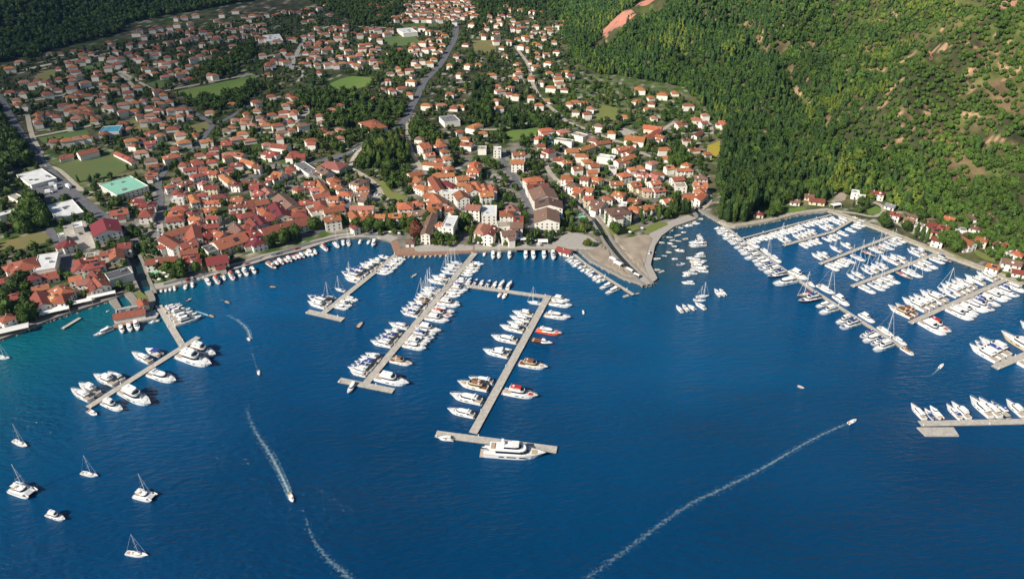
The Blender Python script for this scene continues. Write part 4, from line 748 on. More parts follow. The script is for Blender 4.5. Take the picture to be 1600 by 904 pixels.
# ------------------------------------------------------------------ boats (bow towards +x, waterline at z = 0, length about L)
def outl(x0, x1, b, nose, n=3):
    P = [(x0,-b)]
    for i in range(n+1):
        t = i/n*math.pi/2; P.append((x1-nose+nose*math.sin(t), -b*math.cos(t)*.98-b*.02))
    P += [(p[0], -p[1]) for p in reversed(P)]; return P
def hull_mesh(L, B, H, mat, full=2.3, pointy=1.0, tail=.9):
    ts = [0,.12,.3,.5,.65,.78,.88,.95,1.0]; V = []; F = []
    for t in ts:
        w = B/2*(tail+(1-tail)*min(1, t/.4)) if t < .5 else B/2*max(.02, 1-((t-.5)/.5)**full)
        x = -L/2+L*t; sh = H*(1+.28*t*t); wl = w*.86*(1-.25*max(0, t-.5)); xl = x-L*.07*max(0, (t-.6)/.4)**2*2
        V += [(x,-w,sh),(xl,-wl,.12),(xl,-wl*.93,-.12),(xl,0,-.5),(xl,wl*.93,-.12),(xl,wl,.12),(x,w,sh)]
    n = len(ts)
    for i in range(n-1):
        for k in range(6): F.append((i*7+k, i*7+k+1, (i+1)*7+k+1, (i+1)*7+k))
    F.append(tuple(range(6, -1, -1))); mi = [0]*len(F)
    for i in range(n-1):
        for k in (1, 2, 3, 4): mi[i*6+k] = 1
    me = mesh_np('hull', V, F, [M[mat], M['antifoul']], False, mi); me.flip_normals(); return me
def deck_mesh(L, B, H, mat, dz=-.06, full=2.3, tail=.9, x0=0, x1=1, k=.95):
    ts = [x0]+[t for t in (.12,.3,.5,.65,.78,.88,.95) if x0 < t < x1]+[x1]; V = []
    for t in ts:
        w = B/2*(tail+(1-tail)*min(1, t/.4)) if t < .5 else B/2*max(.02, 1-((t-.5)/.5)**full)
        V += [(-L/2+L*t-(.05*L if t == 1 else 0)*0, -w*k, H*(1+.28*t*t)+dz), (-L/2+L*t, w*k, H*(1+.28*t*t)+dz)]
    F = [(2*i, 2*i+2, 2*i+3, 2*i+1) for i in range(len(ts)-1)]
    return mesh_np('deck', V, F, [M[mat]])
def lerp_out(a, b_, t, g=0.0):
    R_ = []
    for p, q in zip(a, b_):
        x, y = p[0]+(q[0]-p[0])*t, p[1]+(q[1]-p[1])*t; r = math.hypot(x, y)+1e-6
        R_.append((x+g*(1 if x > 0 else -1), y+g*(1 if y > 0 else -1)*(abs(y) > .01)))
    return R_
def rail(L, B, H, t0=.45):
    mb = MB(); pts = []
    for t in (t0,.6,.75,.88,.97):
        w = B/2*max(.03, 1-((t-.5)/.5)**2.3 if t > .5 else 1)*.93; pts.append((-L/2+L*t, w, H*(1+.28*t*t)))
    for s in (-1, 1):
        for a, b_ in zip(pts[:-1], pts[1:]): mb.tube((a[0], s*a[1], a[2]+.75), (b_[0], s*b_[1], b_[2]+.75), .035, n=4)
        for a in pts: mb.tube((a[0], s*a[1], a[2]), (a[0], s*a[1], a[2]+.75), .03, n=3)
    return mb.mesh('bow_rail', M['alu'])
def yacht(L, hull='gel', sup='gel', bim='gel', fly=True, deck='teak', arch=True, sunpad='canvas'):
    """parts: [name, mesh, index of parent part]"""
    B = L*.27 if L < 20 else L*.235; H = .085*L+.35; P = []
    P.append(['hull', hull_mesh(L, B, H, hull), None])
    P.append(['deck', deck_mesh(L, B, H, 'geltrim'), None])
    P.append(['swim_platform', MB().box(-L/2-L*.055, -L/2-.02, -B*.42, B*.42, .35, .5).mesh('swim_platform', M[deck]), None])
    P.append(['cockpit_floor', deck_mesh(L, B, H, deck, dz=.015, x0=.02, x1=.24, k=.8), None])
    for s in (-1, 1):
        for a, c in ((.36,.47),(.53,.62)):
            w = B/2*(1 if a < .5 else .93)*.97
            P.append(['hull_window', MB().box(-L/2+L*a, -L/2+L*c, s*w-.06, s*w+.06, H*.60, H*.84).mesh('hull_window', M['bglass']), 0])
    h1 = .058*L+.65; z0 = H*1.05; xo = -L*.27; xn = L*.21
    a, b_ = outl(xo, xn, B*.37, L*.2), outl(xo+L*.01, xn-L*.11, B*.33, L*.12)
    P.append(['cabin', MB().slab(a, b_, z0-.1, z0+h1).mesh('cabin', M[sup]), None]); ci = len(P)-1
    P.append(['cabin_window', MB().slab(lerp_out(a, b_, .42, .03), lerp_out(a, b_, .86, .03), z0+h1*.36, z0+h1*.84).mesh('cabin_window', M['bglass']), ci])
    P.append(['sunpad', MB().slab(outl(L*.22, L*.36, B*.22, L*.05), outl(L*.225, L*.355, B*.2, L*.05), H*1.14, H*1.14+.28).mesh('sunpad', M[sunpad]), None])
    z1 = z0+h1
    if fly:
        a, b_ = outl(xo-L*.07, xn-L*.13, B*.36, L*.12), outl(xo-L*.07, xn-L*.10, B*.38, L*.1)
        P.append(['flybridge', MB().slab(a, b_, z1+.01, z1+.55).mesh('flybridge', M[sup]), None]); fi = len(P)-1
        P.append(['fly_deck', MB().slab(outl(xo-L*.05, xn-L*.16, B*.31, L*.1), outl(xo-L*.05, xn-L*.16, B*.31, L*.1), z1+.5, z1+.57).mesh('fly_deck', M['geltrim' if deck == 'teak' else deck]), fi])
        P.append(['fly_windscreen', MB().slab(outl(xn-L*.2, xn-L*.115, B*.3, L*.07), outl(xn-L*.2, xn-L*.15, B*.26, L*.06), z1+.56, z1+1.0).mesh('fly_windscreen', M['bglass']), fi])
        P.append(['seat', MB().box(xo+L*.02, xo+L*.07, -B*.25, B*.25, z1+.57, z1+.95).mesh('seat', M['canvas']), fi])
        z2 = z1+1.2+.05*L*.5
        if arch or bim:
            mb = MB()
            for s in (-1, 1): mb.tube((xo+L*.03, s*B*.32, z1+.5), (xo+L*.0, s*B*.28, z2), .08); mb.tube((xn-L*.22, s*B*.30, z1+.5), (xn-L*.24, s*B*.27, z2), .06)
            P.append(['hardtop_post', mb.mesh('hardtop_post', M['geltrim']), fi])
            P.append(['hardtop', MB().slab(outl(xo-L*.03, xn-L*.19, B*.31, L*.05), outl(xo-L*.02, xn-L*.2, B*.28, L*.05), z2, z2+.16).mesh('hardtop', M[bim]), fi])
            P.append(['antenna', MB().tube((xo+L*.02, 0, z2+.1), (xo-L*.02, 0, z2+1.6), .05, .03, 4).box(xo+L*.03, xo+L*.08, -.4, .4, z2+.17, z2+.42).mesh('antenna', M['gel']), fi])
    else:
        P.append(['canopy', MB().slab(outl(xo-L*.12, xo+L*.1, B*.36, .3), outl(xo-L*.10, xo+L*.09, B*.3, .3), z1-.1, z1+.18).mesh('canopy', M[bim]), None])
        P.append(['radar_arch', MB().tube((xo+L*.06, -B*.36, z0+.2), (xo-L*.02, -B*.3, z1+.6), .12).tube((xo+L*.06, B*.36, z0+.2), (xo-L*.02, B*.3, z1+.6), .12).box(xo-L*.035, xo+.02, -B*.31, B*.31, z1+.52, z1+.68).mesh('radar_arch', M[sup]), None])
    P.append(['bow_rail', rail(L, B, H), None])
    return P
def motorboat(L, hull='gel', cab='gel', can=None, cov=None):
    B = L*.34; H = .07*L+.35; P = [['hull', hull_mesh(L, B, H, hull, full=2.0), None], ['deck', deck_mesh(L, B, H, 'geltrim', x0=.5), None], ['cockpit_floor', deck_mesh(L, B, H, 'geltrim' if not cov else cov, dz=-.3 if not cov else .05, x0=.03, x1=.5, k=.88), None]]
    a, b_ = outl(-L*.02, L*.27, B*.33, L*.14), outl(0, L*.16, B*.26, L*.09)
    P.append(['cabin', MB().slab(a, b_, H*.95, H+.09*L+.2).mesh('cabin', M[cab]), None])
    P.append(['windscreen', MB().slab(lerp_out(a, b_, .45, .03), lerp_out(a, b_, .9, .03), H*.95+(.09*L+.2)*.42, H*.95+(.09*L+.2)*.86).mesh('windscreen', M['bglass']), 3])
    P.append(['outboard', MB().box(-L/2-.5, -L/2, -.25, .25, .1, H+.35).mesh('outboard', M['antifoul']), None])
    P.append(['bench', MB().box(-L*.42, -L*.34, -B*.36, B*.36, H-.3, H+.12).mesh('bench', M['tan']), None])
    if can: P.append(['canopy', MB().slab(outl(-L*.34, L*.02, B*.34, .2), outl(-L*.32, 0, B*.28, .2), H+1.15, H+1.35).tube((-L*.3,-B*.33,H),(-L*.3,-B*.3,H+1.2),.04,n=3).tube((-L*.3,B*.33,H),(-L*.3,B*.3,H+1.2),.04,n=3).mesh('canopy', M[can]), None])
    return P
def sailboat(L, hull='gel', cov='navy', deckm='geltrim', mastk=1.25):
    B = L*.29; H = .06*L+.35; P = [['hull', hull_mesh(L, B, H, hull, full=1.75, tail=.72), None], ['deck', deck_mesh(L, B, H, deckm, full=1.75, tail=.72, dz=-.03), None],
      ['cockpit_floor', deck_mesh(L, B, H, 'teak', dz=.02, x0=.04, x1=.27, k=.6, full=1.75, tail=.72), None]]
    a, b_ = outl(-L*.2, L*.22, B*.27, L*.14), outl(-L*.19, L*.17, B*.22, L*.1)
    P.append(['cabin', MB().slab(a, b_, H*.98, H+.5).mesh('cabin', M['gel']), None])
    P.append(['cabin_window', MB().slab(lerp_out(a, b_, .3, .02), lerp_out(a, b_, .75, .02), H+.17, H+.4).mesh('cabin_window', M['bglass']), 3])
    P.append(['sprayhood', MB().slab(outl(-L*.25, -L*.14, B*.25, .3), outl(-L*.24, -L*.17, B*.2, .3), H+.4, H+1.05).mesh('sprayhood', M[cov]), None])
    mh = L*mastk+1; mx = L*.08
    P.append(['mast', MB().tube((mx, 0, H+.3), (mx-.25, 0, mh), .13, .09, 6).tube((mx-.1, -B*.36, mh*.45), (mx-.1, B*.36, mh*.45), .05, n=4).tube((mx-.18, -B*.26, mh*.7), (mx-.18, B*.26, mh*.7), .05, n=4).mesh('mast', M['gel']), None])
    P.append(['boom', MB().tube((mx, 0, H+1.3), (-L*.32, 0, H+1.45), .1).mesh('boom', M['alu']), None])
    P.append(['furled_sail', MB().tube((mx-.1, 0, H+1.58), (-L*.3, 0, H+1.66), .24, .14, 6).mesh('furled_sail', M[cov]), None])
    P.append(['rigging', MB().tube((L*.47, 0, H*1.2), (mx-.2, 0, mh*.97), .07, .05, 4).tube((-L*.48, 0, H), (mx-.25, 0, mh*.99), .035, n=3).tube((mx, -B*.46, H), (mx-.2, 0, mh*.93), .035, n=3).tube((mx, B*.46, H), (mx-.2, 0, mh*.93), .035, n=3).mesh('rigging', M['geltrim']), None])
    return P
def catamaran(L):
    P = []; H = 1.5; B = L*.52
    for s in (-1, 1):
        h = hull_mesh(L, L*.15, H, 'gel', full=2.4); h.transform(__import__('mathutils').Matrix.Translation((0, s*(B/2-L*.075), 0))); P.append(['hull', h, None])
    P.append(['bridge_deck', MB().slab([(-L*.46,-B*.42),(L*.2,-B*.42),(L*.2,B*.42),(-L*.46,B*.42)], [(-L*.46,-B*.42),(L*.2,-B*.42),(L*.2,B*.42),(-L*.46,B*.42)], .8, H+.15).mesh('bridge_deck', M['gel']), None])
    P.append(['trampoline', MB().box(L*.205, L*.4, -B*.3, B*.3, H, H+.05).mesh('trampoline', M['alu']), None])
    a, b_ = outl(-L*.22, L*.16, B*.3, L*.12), outl(-L*.2, L*.08, B*.27, L*.1)
    P.append(['cabin', MB().slab(a, b_, H+.1, H+1.3).mesh('cabin', M['gel']), None])
    P.append(['cabin_window', MB().slab(lerp_out(a, b_, .3, .03), lerp_out(a, b_, .8, .03), H+.5, H+1.05).mesh('cabin_window', M['bglass']), 4])
    P.append(['cockpit_floor', MB().box(-L*.45, -L*.23, -B*.3, B*.3, H+.14, H+.2).mesh('cockpit_floor', M['teak']), None])
    P.append(['canopy', MB().box(-L*.4, -L*.2, -B*.27, B*.27, H+1.9, H+2.05).mesh('canopy', M['canvas']), None])
    mh = L*1.35; mx = L*.06
    P.append(['mast', MB().tube((mx, 0, H+1.2), (mx-.25, 0, mh), .15, .1, 6).tube((mx-.1, -1.6, mh*.55), (mx-.1, 1.6, mh*.55), .05, n=4).mesh('mast', M['gel']), None])
    P.append(['boom', MB().tube((mx, 0, H+2.6), (-L*.36, 0, H+2.7), .22, .16, 6).mesh('boom', M['canvas']), None])
    P.append(['rigging', MB().tube((L*.42, 0, H+.1), (mx-.2, 0, mh*.95), .08, .05, 4).tube((mx-.5, -B*.46, H), (mx-.2, 0, mh*.93), .04, n=3).tube((mx-.5, B*.46, H), (mx-.2, 0, mh*.93), .04, n=3).mesh('rigging', M['geltrim']), None])
    return P
def dinghy(L, hull='gel', ins='tan'):
    B = L*.4; H = .5; return [['hull', hull_mesh(L, B, H, hull, full=2.0), None], ['deck', deck_mesh(L, B, H, ins, dz=-.16, x0=.05, x1=.93, k=.82), None], ['thwart', MB().box(-L*.12, -L*.02, -B*.4, B*.4, H-.14, H-.02).box(L*.14, L*.22, -B*.36, B*.36, H-.14, H-.02).mesh('thwart', M['teak']), None], ['outboard', MB().box(-L/2-.35, -L/2, -.2, .2, 0, H+.4).mesh('outboard', M['antifoul']), None]]
def excursion(L, hull='redp', top='canvas'):
    B = L*.26; H = 1.1; P = [['hull', hull_mesh(L, B, H, hull, full=2.0), None], ['deck', deck_mesh(L, B, H, 'geltrim', dz=-.02), None]]
    P.append(['cabin', MB().box(-L*.36, L*.24, -B*.36, B*.36, H-.1, H+1.5).mesh('cabin', M['gel']), None])
    P.append(['cabin_window', MB().box(-L*.35, L*.245, -B*.37, B*.37, H+.6, H+1.2).mesh('cabin_window', M['bglass']), 2])
    P.append(['canopy', MB().slab(outl(-L*.42, L*.27, B*.42, .5), outl(-L*.4, L*.25, B*.3, .5), H+1.51, H+1.85).mesh('canopy', M[top]), None])
    P.append(['wheelhouse', MB().box(L*.12, L*.22, -B*.25, B*.25, H+1.86, H+2.9).mesh('wheelhouse', M['gel']), None]); P.append(['bow_rail', rail(L, B, H), None])
    return P
def superyacht():
    L = 31; B = 7; H = 2.6; P = [['hull', hull_mesh(L, B, H, 'gel'), None], ['deck', deck_mesh(L, B, H, 'geltrim', dz=-.05), None]]
    P.append(['swim_platform', MB().box(-L/2-1.8, -L/2-.02, -B*.42, B*.42, .4, .7).mesh('swim_platform', M['teak']), None])
    for s in (-1, 1):
        for a, c in ((.25,.33),(.38,.52),(.58,.68)): P.append(['hull_window', MB().box(-L/2+L*a, -L/2+L*c, s*B*.485-.07, s*B*.485+.07, 1.5, 2.1).mesh('hull_window', M['bglass']), 0])
    a, b_ = outl(-9.5, 8, B*.4, 4.5), outl(-9.2, 5.8, B*.37, 3.5)
    P.append(['main_saloon', MB().slab(a, b_, H-.1, H+2.5).mesh('main_saloon', M['gel']), None]); k = len(P)-1
    P.append(['saloon_window', MB().slab(lerp_out(a, b_, .35, .04), lerp_out(a, b_, .85, .04), H+.85, H+2.05).mesh('saloon_window', M['bglass']), k])
    P.append(['upper_deck', MB().slab(outl(-12.5, 5.2, B*.42, 2.5), outl(-12.5, 5.6, B*.43, 2.5), H+2.52, H+2.8).mesh('upper_deck', M['gel']), None])
    a, b_ = outl(-5.5, 4, B*.32, 2.6), outl(-5.2, 2.2, B*.28, 2)
    P.append(['wheelhouse', MB().slab(a, b_, H+2.8, H+4.6).mesh('wheelhouse', M['gel']), None]); k = len(P)-1
    P.append(['wheelhouse_window', MB().slab(lerp_out(a, b_, .3, .04), lerp_out(a, b_, .85, .04), H+3.3, H+4.3).mesh('wheelhouse_window', M['bglass']), k])
    P.append(['sun_awning', MB().box(-1.5, 2.0, -2.2, 2.2, H+4.75, H+4.95).mesh('sun_awning', M['geltrim']), None])
    P.append(['radar_mast', MB().tube((-5, 1.5, H+2.8), (-6, 1.2, H+6.2), .2).tube((-5, -1.5, H+2.8), (-6, -1.2, H+6.2), .2).box(-6.6, -5.4, -1.5, 1.5, H+6.1, H+6.4).tube((-6, 0, H+6.4), (-6.3, 0, H+8.4), .12, .06, 4).mesh('radar_mast', M['gel']), None])
    P.append(['sunpad', MB().box(-11.8, -9.8, -2, 2, H+2.82, H+3.2).mesh('sunpad', M['tan']), None]); P.append(['foredeck_pad', MB().slab(outl(8.4, 11.2, 1.5, 1), outl(8.4, 11.2, 1.5, 1), H*1.15, H*1.15+.3).mesh('foredeck_pad', M['tan']), None])
    P.append(['tender', hull_mesh(4.6, 1.9, .8, 'gel'), None]); P[-1][1].transform(__import__('mathutils').Matrix.Translation((-14.4, 0, 2.9)))
    P.append(['bow_rail', rail(L, B, H), None]); return P
# kinds: code -> (parts, base length, object name, category, look)
K = {}
def kind(c, parts, L, nm, cat, look): K[c] = (parts, L, nm, cat, look)
kind('A', yacht(18), 18, 'motor_yacht', 'motor yacht', 'white flybridge yacht'); kind('B', yacht(16, bim='navy', sunpad='navy'), 16, 'motor_yacht', 'motor yacht', 'white yacht with navy hardtop')
kind('C', yacht(14, fly=False, bim='canvas'), 14, 'motor_yacht', 'motor yacht', 'white sport cruiser'); kind('D', yacht(14, fly=False, bim='navy'), 14, 'motor_yacht', 'motor yacht', 'sport cruiser with navy canopy')
kind('E', yacht(16, hull='darkhull', bim='navy', sunpad='navy'), 16, 'motor_yacht', 'motor yacht', 'navy-hulled yacht'); kind('F', yacht(18, deck='varnish', sup='cream', bim='varnish', sunpad='tan'), 18, 'motor_yacht', 'motor yacht', 'cream yacht with brown deck')
kind('W', yacht(24, hull='cream', sup='gel', bim='canvas', deck='teak'), 24, 'motor_yacht', 'motor yacht', 'wooden-hulled cream yacht'); kind('G', yacht(16, bim='maroonc' if 'maroonc' in M else 'redp', sunpad='redp'), 16, 'motor_yacht', 'motor yacht', 'white yacht with red canopy')
kind('m', motorboat(9), 9, 'motorboat', 'motorboat', 'small white motorboat'); kind('n', motorboat(9, can='navy'), 9, 'motorboat', 'motorboat', 'small motorboat with navy awning'); kind('o', motorboat(9, cov='navy'), 9, 'motorboat', 'motorboat', 'small motorboat under navy cover')
kind('q', motorboat(9, can='canvas'), 9, 'motorboat', 'motorboat', 'white-awninged motorboat'); kind('r', motorboat(9, hull='redp', cab='gel'), 9, 'motorboat', 'motorboat', 'red-hulled motorboat'); kind('k', motorboat(9, hull='darkhull', cov='varnish'), 9, 'motorboat', 'motorboat', 'dark-hulled launch')
kind('S', sailboat(13), 13, 'sailing_yacht', 'sailing yacht', 'sailing yacht with navy sail cover'); kind('T', sailboat(13, cov='canvas'), 13, 'sailing_yacht', 'sailing yacht', 'pale-covered sailing yacht')
kind('U', sailboat(13, hull='darkhull', cov='redp', deckm='teak'), 13, 'sailing_yacht', 'sailing yacht', 'dark-hulled sailing yacht'); kind('X', catamaran(12), 12, 'catamaran', 'catamaran', 'white sailing catamaran')
kind('d', dinghy(4.6), 4.6, 'dinghy', 'dinghy', 'tiny white boat'); kind('e', dinghy(4.6, 'darkhull', 'teak'), 4.6, 'dinghy', 'dinghy', 'tiny dark boat'); kind('f', dinghy(4.6, 'rubber', 'geltrim'), 4.6, 'dinghy', 'dinghy', 'tiny grey inflatable')
kind('R', excursion(14), 14, 'excursion_boat', 'excursion boat', 'red-hulled excursion boat with white roof'); kind('O', yacht(16, hull='orangep', sup='gel', bim='canvas', fly=False, deck='orangep', sunpad='orangep'), 16, 'rescue_boat', 'rescue boat', 'bright orange rescue boat')
kind('Z', superyacht(), 31, 'superyacht', 'superyacht', 'largest white superyacht'); kind('L', excursion(14, 'varnish', 'brickdeck'), 14, 'excursion_boat', 'excursion boat', 'brown wooden excursion ship')
kind('H', yacht(14, bim='canvas', fly=True), 14, 'motor_yacht', 'motor yacht', 'short flybridge yacht')
BOATS = []
br = random.Random(11)
def put(code, x, y, ang, L, label=None, group=None):
    parts, L0, nm, cat, look = K[code]; s = L/L0
    root = obj(nm, None, loc=(x, y, br.uniform(-.06, .04)), rot=(br.uniform(-.015, .015), 0, ang), scale=(s, s*br.uniform(.96, 1.05), s*br.uniform(.95, 1.05)))
    os_ = []
    for n_, me_, pi in parts: os_.append(obj(n_, me_, root if pi is None else os_[pi]))
    root['category'] = cat
    if label: root['label'] = label
    if group: root['group'] = group
    return root
ROWS = {}
def row(pn, side, px0, px1, toks, hint, skew=0, gap=.5):
    """boats lie stern-to along the stretch px0-px1, bows towards the picture direction hint; tokens are kind+length"""
    A, B = on_z(*px0, .5), on_z(*px1, .5); d = B-A; Lr = np.hypot(*d); d /= Lr; n = np.array([-d[1], d[0]])
    u0, v0 = proj(*A, 0); u1, v1 = proj(A[0]+n[0]*5, A[1]+n[1]*5, 0)
    if (u1-u0)*hint[0]+(v1-v0)*hint[1] < 0: n = -n
    T = [(t[0], float(t[1:])*(.86 if 'inner' in pn else .93 if 'packed' in pn or 'breakwater' in pn else 1.14 if 'crooked' in pn else .84 if 'lone float' in pn else 1)) for t in toks.split()]
    bw = [t[1]*(.29 if t[0].isupper() else .36) if t[0] != 'X' else t[1]*.54 for t in T]; tot = sum(bw); x = 0; k = Lr/tot
    ang = math.atan2(n[1], n[0])+R(skew)
    for (c, L), w in zip(T, bw):
        if ('inner' in pn or 'packed' in pn) and br.random() < .13: x += w; continue
        t = (x+w/2)*k; x += w; L *= br.uniform(.94, 1.05)
        if k < 1: pass
        off = L/2+L*.03+br.uniform(.6, 1.6)
        a2 = ang+R(br.uniform(-2.5, 2.5)); p = A+d*(t+br.uniform(-.25, .25))+np.array([math.cos(a2), math.sin(a2)])*off
        o = put(c, p[0], p[1], a2, L); ROWS.setdefault((pn, side), []).append((o, K[c][4], float(np.dot(p, p)*0), p))
def lie(code, stern, bow, label=None, group=None, L=None):
    a, b_ = on_z(*stern, .5), on_z(*bow, .5); d = b_-a; c = (a+b_)/2
    return put(code, c[0], c[1], math.atan2(d[1], d[0]), L or float(np.hypot(*d)), label, group)
SHORE = {}
# west pontoon
W = 'the crooked west pontoon'
row(W,'outer side',(152,632),(165,624),'H15',(1,.3)); row(W,'outer side',(180,615),(196,605),'A23',(1,.3)); row(W,'outer side',(223,588),(236,579),'C18',(1,.3)); row(W,'outer side',(268,562),(286,549),'A25',(1,.3)); row(W,'outer side',(288,548),(301,539),'H19',(1,.3))
row(W,'inland side',(139,630),(163,615),'C16 H15',(-1,-.4)); row(W,'inland side',(178,606),(200,592),'A17 C13',(-1,-.4)); row(W,'inland side',(230,573),(262,553),'C16 n12',(-1,-.4))
lie('m',(137,641),(152,649),'little white launch under the outermost cruiser of the crooked west pontoon'); 
W = 'the dock walkway'
row(W,'open-bay side',(252,483),(272,513),'C11 C12 n11 H14 C15 H16 A18',(1,-.1)); row(W,'old-town side',(247,487),(256,503),'n7 m7',(-1,.3))
W = 'the red landing deck'; row(W,'sea side',(182,509),(218,500),'C12 C12 A13',(.2,1))
lie('C',(176,513),(146,527),'long white launch with mast lying off the end of the red landing deck'); lie('r',(171,484),(165,487),'tiny red and white launch beside the broad landing dock')
W = 'the west quay'
row(W,'sea side',(240,453),(276,445),'m6 m6 m6 m6 q7',(.2,1)); row(W,'sea side',(283,444),(305,440),'m9 q8',(.2,1)); row(W,'sea side',(316,437),(396,416),'C12 G13 m10 G13 C11 H12 C12',(.2,1)); 
W = 'the curving promenade'
row(W,'sea side',(424,407),(470,394),'r10 R11 r10 R11 r10 r10 R10',(.25,1),gap=.2); lie('L',(417,411),(432,421),'brown wooden excursion ship at the end of the red boats')
row(W,'sea side',(471,393),(490,388),'m11 C12 m11',(.3,1)); row(W,'sea side',(497,384.5),(505,382),'G12',(.3,1)); row(W,'sea side',(516,379),(524,377),'T12',(.1,1)); row(W,'sea side',(531,376),(539,375),'q9',(.05,1)); row(W,'sea side',(540,375),(548,374),'S12',(0,1)); row(W,'sea side',(561,374),(569,374),'q8',(0,1)); row(W,'sea side',(573,374),(592,374),'m8 C13',(0,1))
W = 'the terracotta promenade'
row(W,'sea side',(628,398.5),(700,396),'d4 d4 d5 d4 d5 d4 d4 d5 d4',(.1,1)); row(W,'sea side',(753,393.5),(760,393.5),'m7',(0,1)); row(W,'sea side',(766,393),(785,393),'C12 T12',(0,1)); row(W,'sea side',(793,393),(800,393),'C12',(0,1)); row(W,'sea side',(817,393),(837,393),'C13 C13',(0,1)); row(W,'sea side',(845,393),(853,393),'C12',(0,1)); row(W,'sea side',(858,393),(869,393),'H14',(0,1)); row(W,'sea side',(892,394),(898,395),'q7',(0,1))
# slanting pontoon
W = 'the slanting promenade pontoon'
row(W,'old-town side',(614,401),(607,407),'m9',(-1,-.2)); row(W,'old-town side',(603,410),(582,427),'H13 C13 A15 H14',(-1,-.1)); row(W,'old-town side',(580,428),(560,444),'B18 B18 T13',(-1,-.1)); row(W,'old-town side',(522,473),(508,484),'B19 A16',(-1,-.1)); row(W,'old-town side',(531,465),(526,470),'T10',(-1,-.1)); row(W,'old-town side',(545,454),(540,458),'S9',(-1,-.1))
row(W,'open-bay side',(617,401),(585,426),'m10 q10 C11 m10 C11 n10 C11 m11',(1,.1)); row(W,'open-bay side',(540,462),(517,480),'C11 m10 H12 C12',(1,.1))
# long central pontoon
W = 'the long central pontoon'
row(W,'old-town side',(727,411),(711,430),'T10 S12 T12 S11',(-1,-.1)); row(W,'old-town side',(708,434),(697,447),'A15 C15',(-1,-.1)); row(W,'old-town side',(692,453),(672,476),'S13 S14 T13 C13 S13 F13',(-1,-.1)); row(W,'old-town side',(670,479),(654,497),'A14 B13 C14 B14',(-1,-.1)); row(W,'old-town side',(643,510),(637,517),'C15',(-1,-.1)); row(W,'old-town side',(632,522),(613,544),'H12 n12 B13 B14 C15',(-1,-.1)); row(W,'old-town side',(602,558),(575,590),'C12 H14 n13 B14 B14 C14 C11',(-1,-.1))
row(W,'open-bay side',(735,408),(716,429),'m10 C10 H11 C11 m10 m9',(1,.1)); row(W,'open-bay side',(712,436),(690,462),'A12 C12 B14 H13 C13 m12',(1,.1)); row(W,'open-bay side',(687,466),(680,474),'C15 H17',(1,.1)); row(W,'open-bay side',(676,479),(659,499),'C17 G17 A17',(1,.1)); row(W,'open-bay side',(651,509),(624,541),'A17 C16 B16 C16 H16 C17',(1,.1)); row(W,'open-bay side',(610,559),(604,566),'F16',(1,.1)); row(W,'open-bay side',(590,583),(579,596),'A21',(1,.1))
lie('C',(555,597),(543,616),'small cabin boat moored alone below the long central pontoon crossbar')
# linking pontoon
W = 'the linking pontoon'
row(W,'inland side',(724,444),(797,454),'q9 n8 m8 n9 m9 C11 C12',(.1,-1)); row(W,'inland side',(716,443),(726,445),'T8',(.1,-1)); row(W,'sea side',(779,455),(796,457),'r8 m10',(-.1,1)); 
# outer central pontoon
W = 'the outer central pontoon'
row(W,'old-town side',(850,471),(846,479),'T10',(-1,0)); row(W,'old-town side',(838,490),(818,524),'A15 C15 C14 A17',(-1,0)); row(W,'old-town side',(814,530),(808,541),'C18',(-1,0)); row(W,'old-town side',(804,546),(794,563),'m11 A18',(-1,0)); row(W,'old-town side',(776,594),(764,616),'C16 F19',(-1,0)); row(W,'old-town side',(761,622),(752,638),'C20',(-1,0)); row(W,'old-town side',(749,644),(741,659),'C17',(-1,0))
row(W,'open-bay side',(862,462),(853,478),'A13 C16',(1,0)); row(W,'open-bay side',(851,486),(845,498),'C18',(1,0)); row(W,'open-bay side',(838,511),(833,520),'O17',(1,0)); row(W,'open-bay side',(829,527),(824,536),'k15',(1,0)); row(W,'open-bay side',(811,561),(804,574),'F19',(1,0)); row(W,'open-bay side',(787,604),(779,620),'G21',(1,0))
lie('Z',(756,707),(853,713),'largest white superyacht lying along the wide crossbar float'); lie('q',(709,686),(683,684),'small white tender tied below the wide crossbar float')
# breakwater pontoon
W = 'the breakwater pontoon'
row(W,'outer side',(1132,354),(1165,381),'m10 C11 C12 m11 C13 C12 H13',(-1,.3)); row(W,'outer side',(1166,382),(1186,396),'H14 C15 A15',(-1,.3)); row(W,'outer side',(1187,397),(1236,431),'A16 C15 C16 B17 A17 E19',(-1,.3)); row(W,'outer side',(1240,434),(1252,443),'C22',(-1,.3)); row(W,'outer side',(1270,455),(1290,469),'U16 E21',(-1,.3)); row(W,'outer side',(1293,471),(1317,487),'C14 A19',(-1,.3)); row(W,'outer side',(1328,494),(1350,508),'H16 B19',(-1,.3)); row(W,'outer side',(1364,517),(1402,541),'B15 C17 B15 A19',(-1,.3))
for k, (c, s_, b_) in enumerate([('C',(1169,378),(1187,389)),('T',(1190,389),(1205,401)),('C',(1205,401),(1221,412)),('A',(1234,424),(1262,439)),('q',(1262,441),(1274,449)),('T',(1277,446),(1305,461)),('A',(1303,463),(1327,480)),('A',(1343,491),(1367,506)),('T',(1372,511),(1397,527)),('C',(1397,527),(1417,541)),('F',(1408,543),(1428,556))]):
    o = lie(c, s_, b_); p = np.array(o.location[:2]); ROWS.setdefault((W, 'sheltered side'), []).append((o, K[c][4], 0, p))
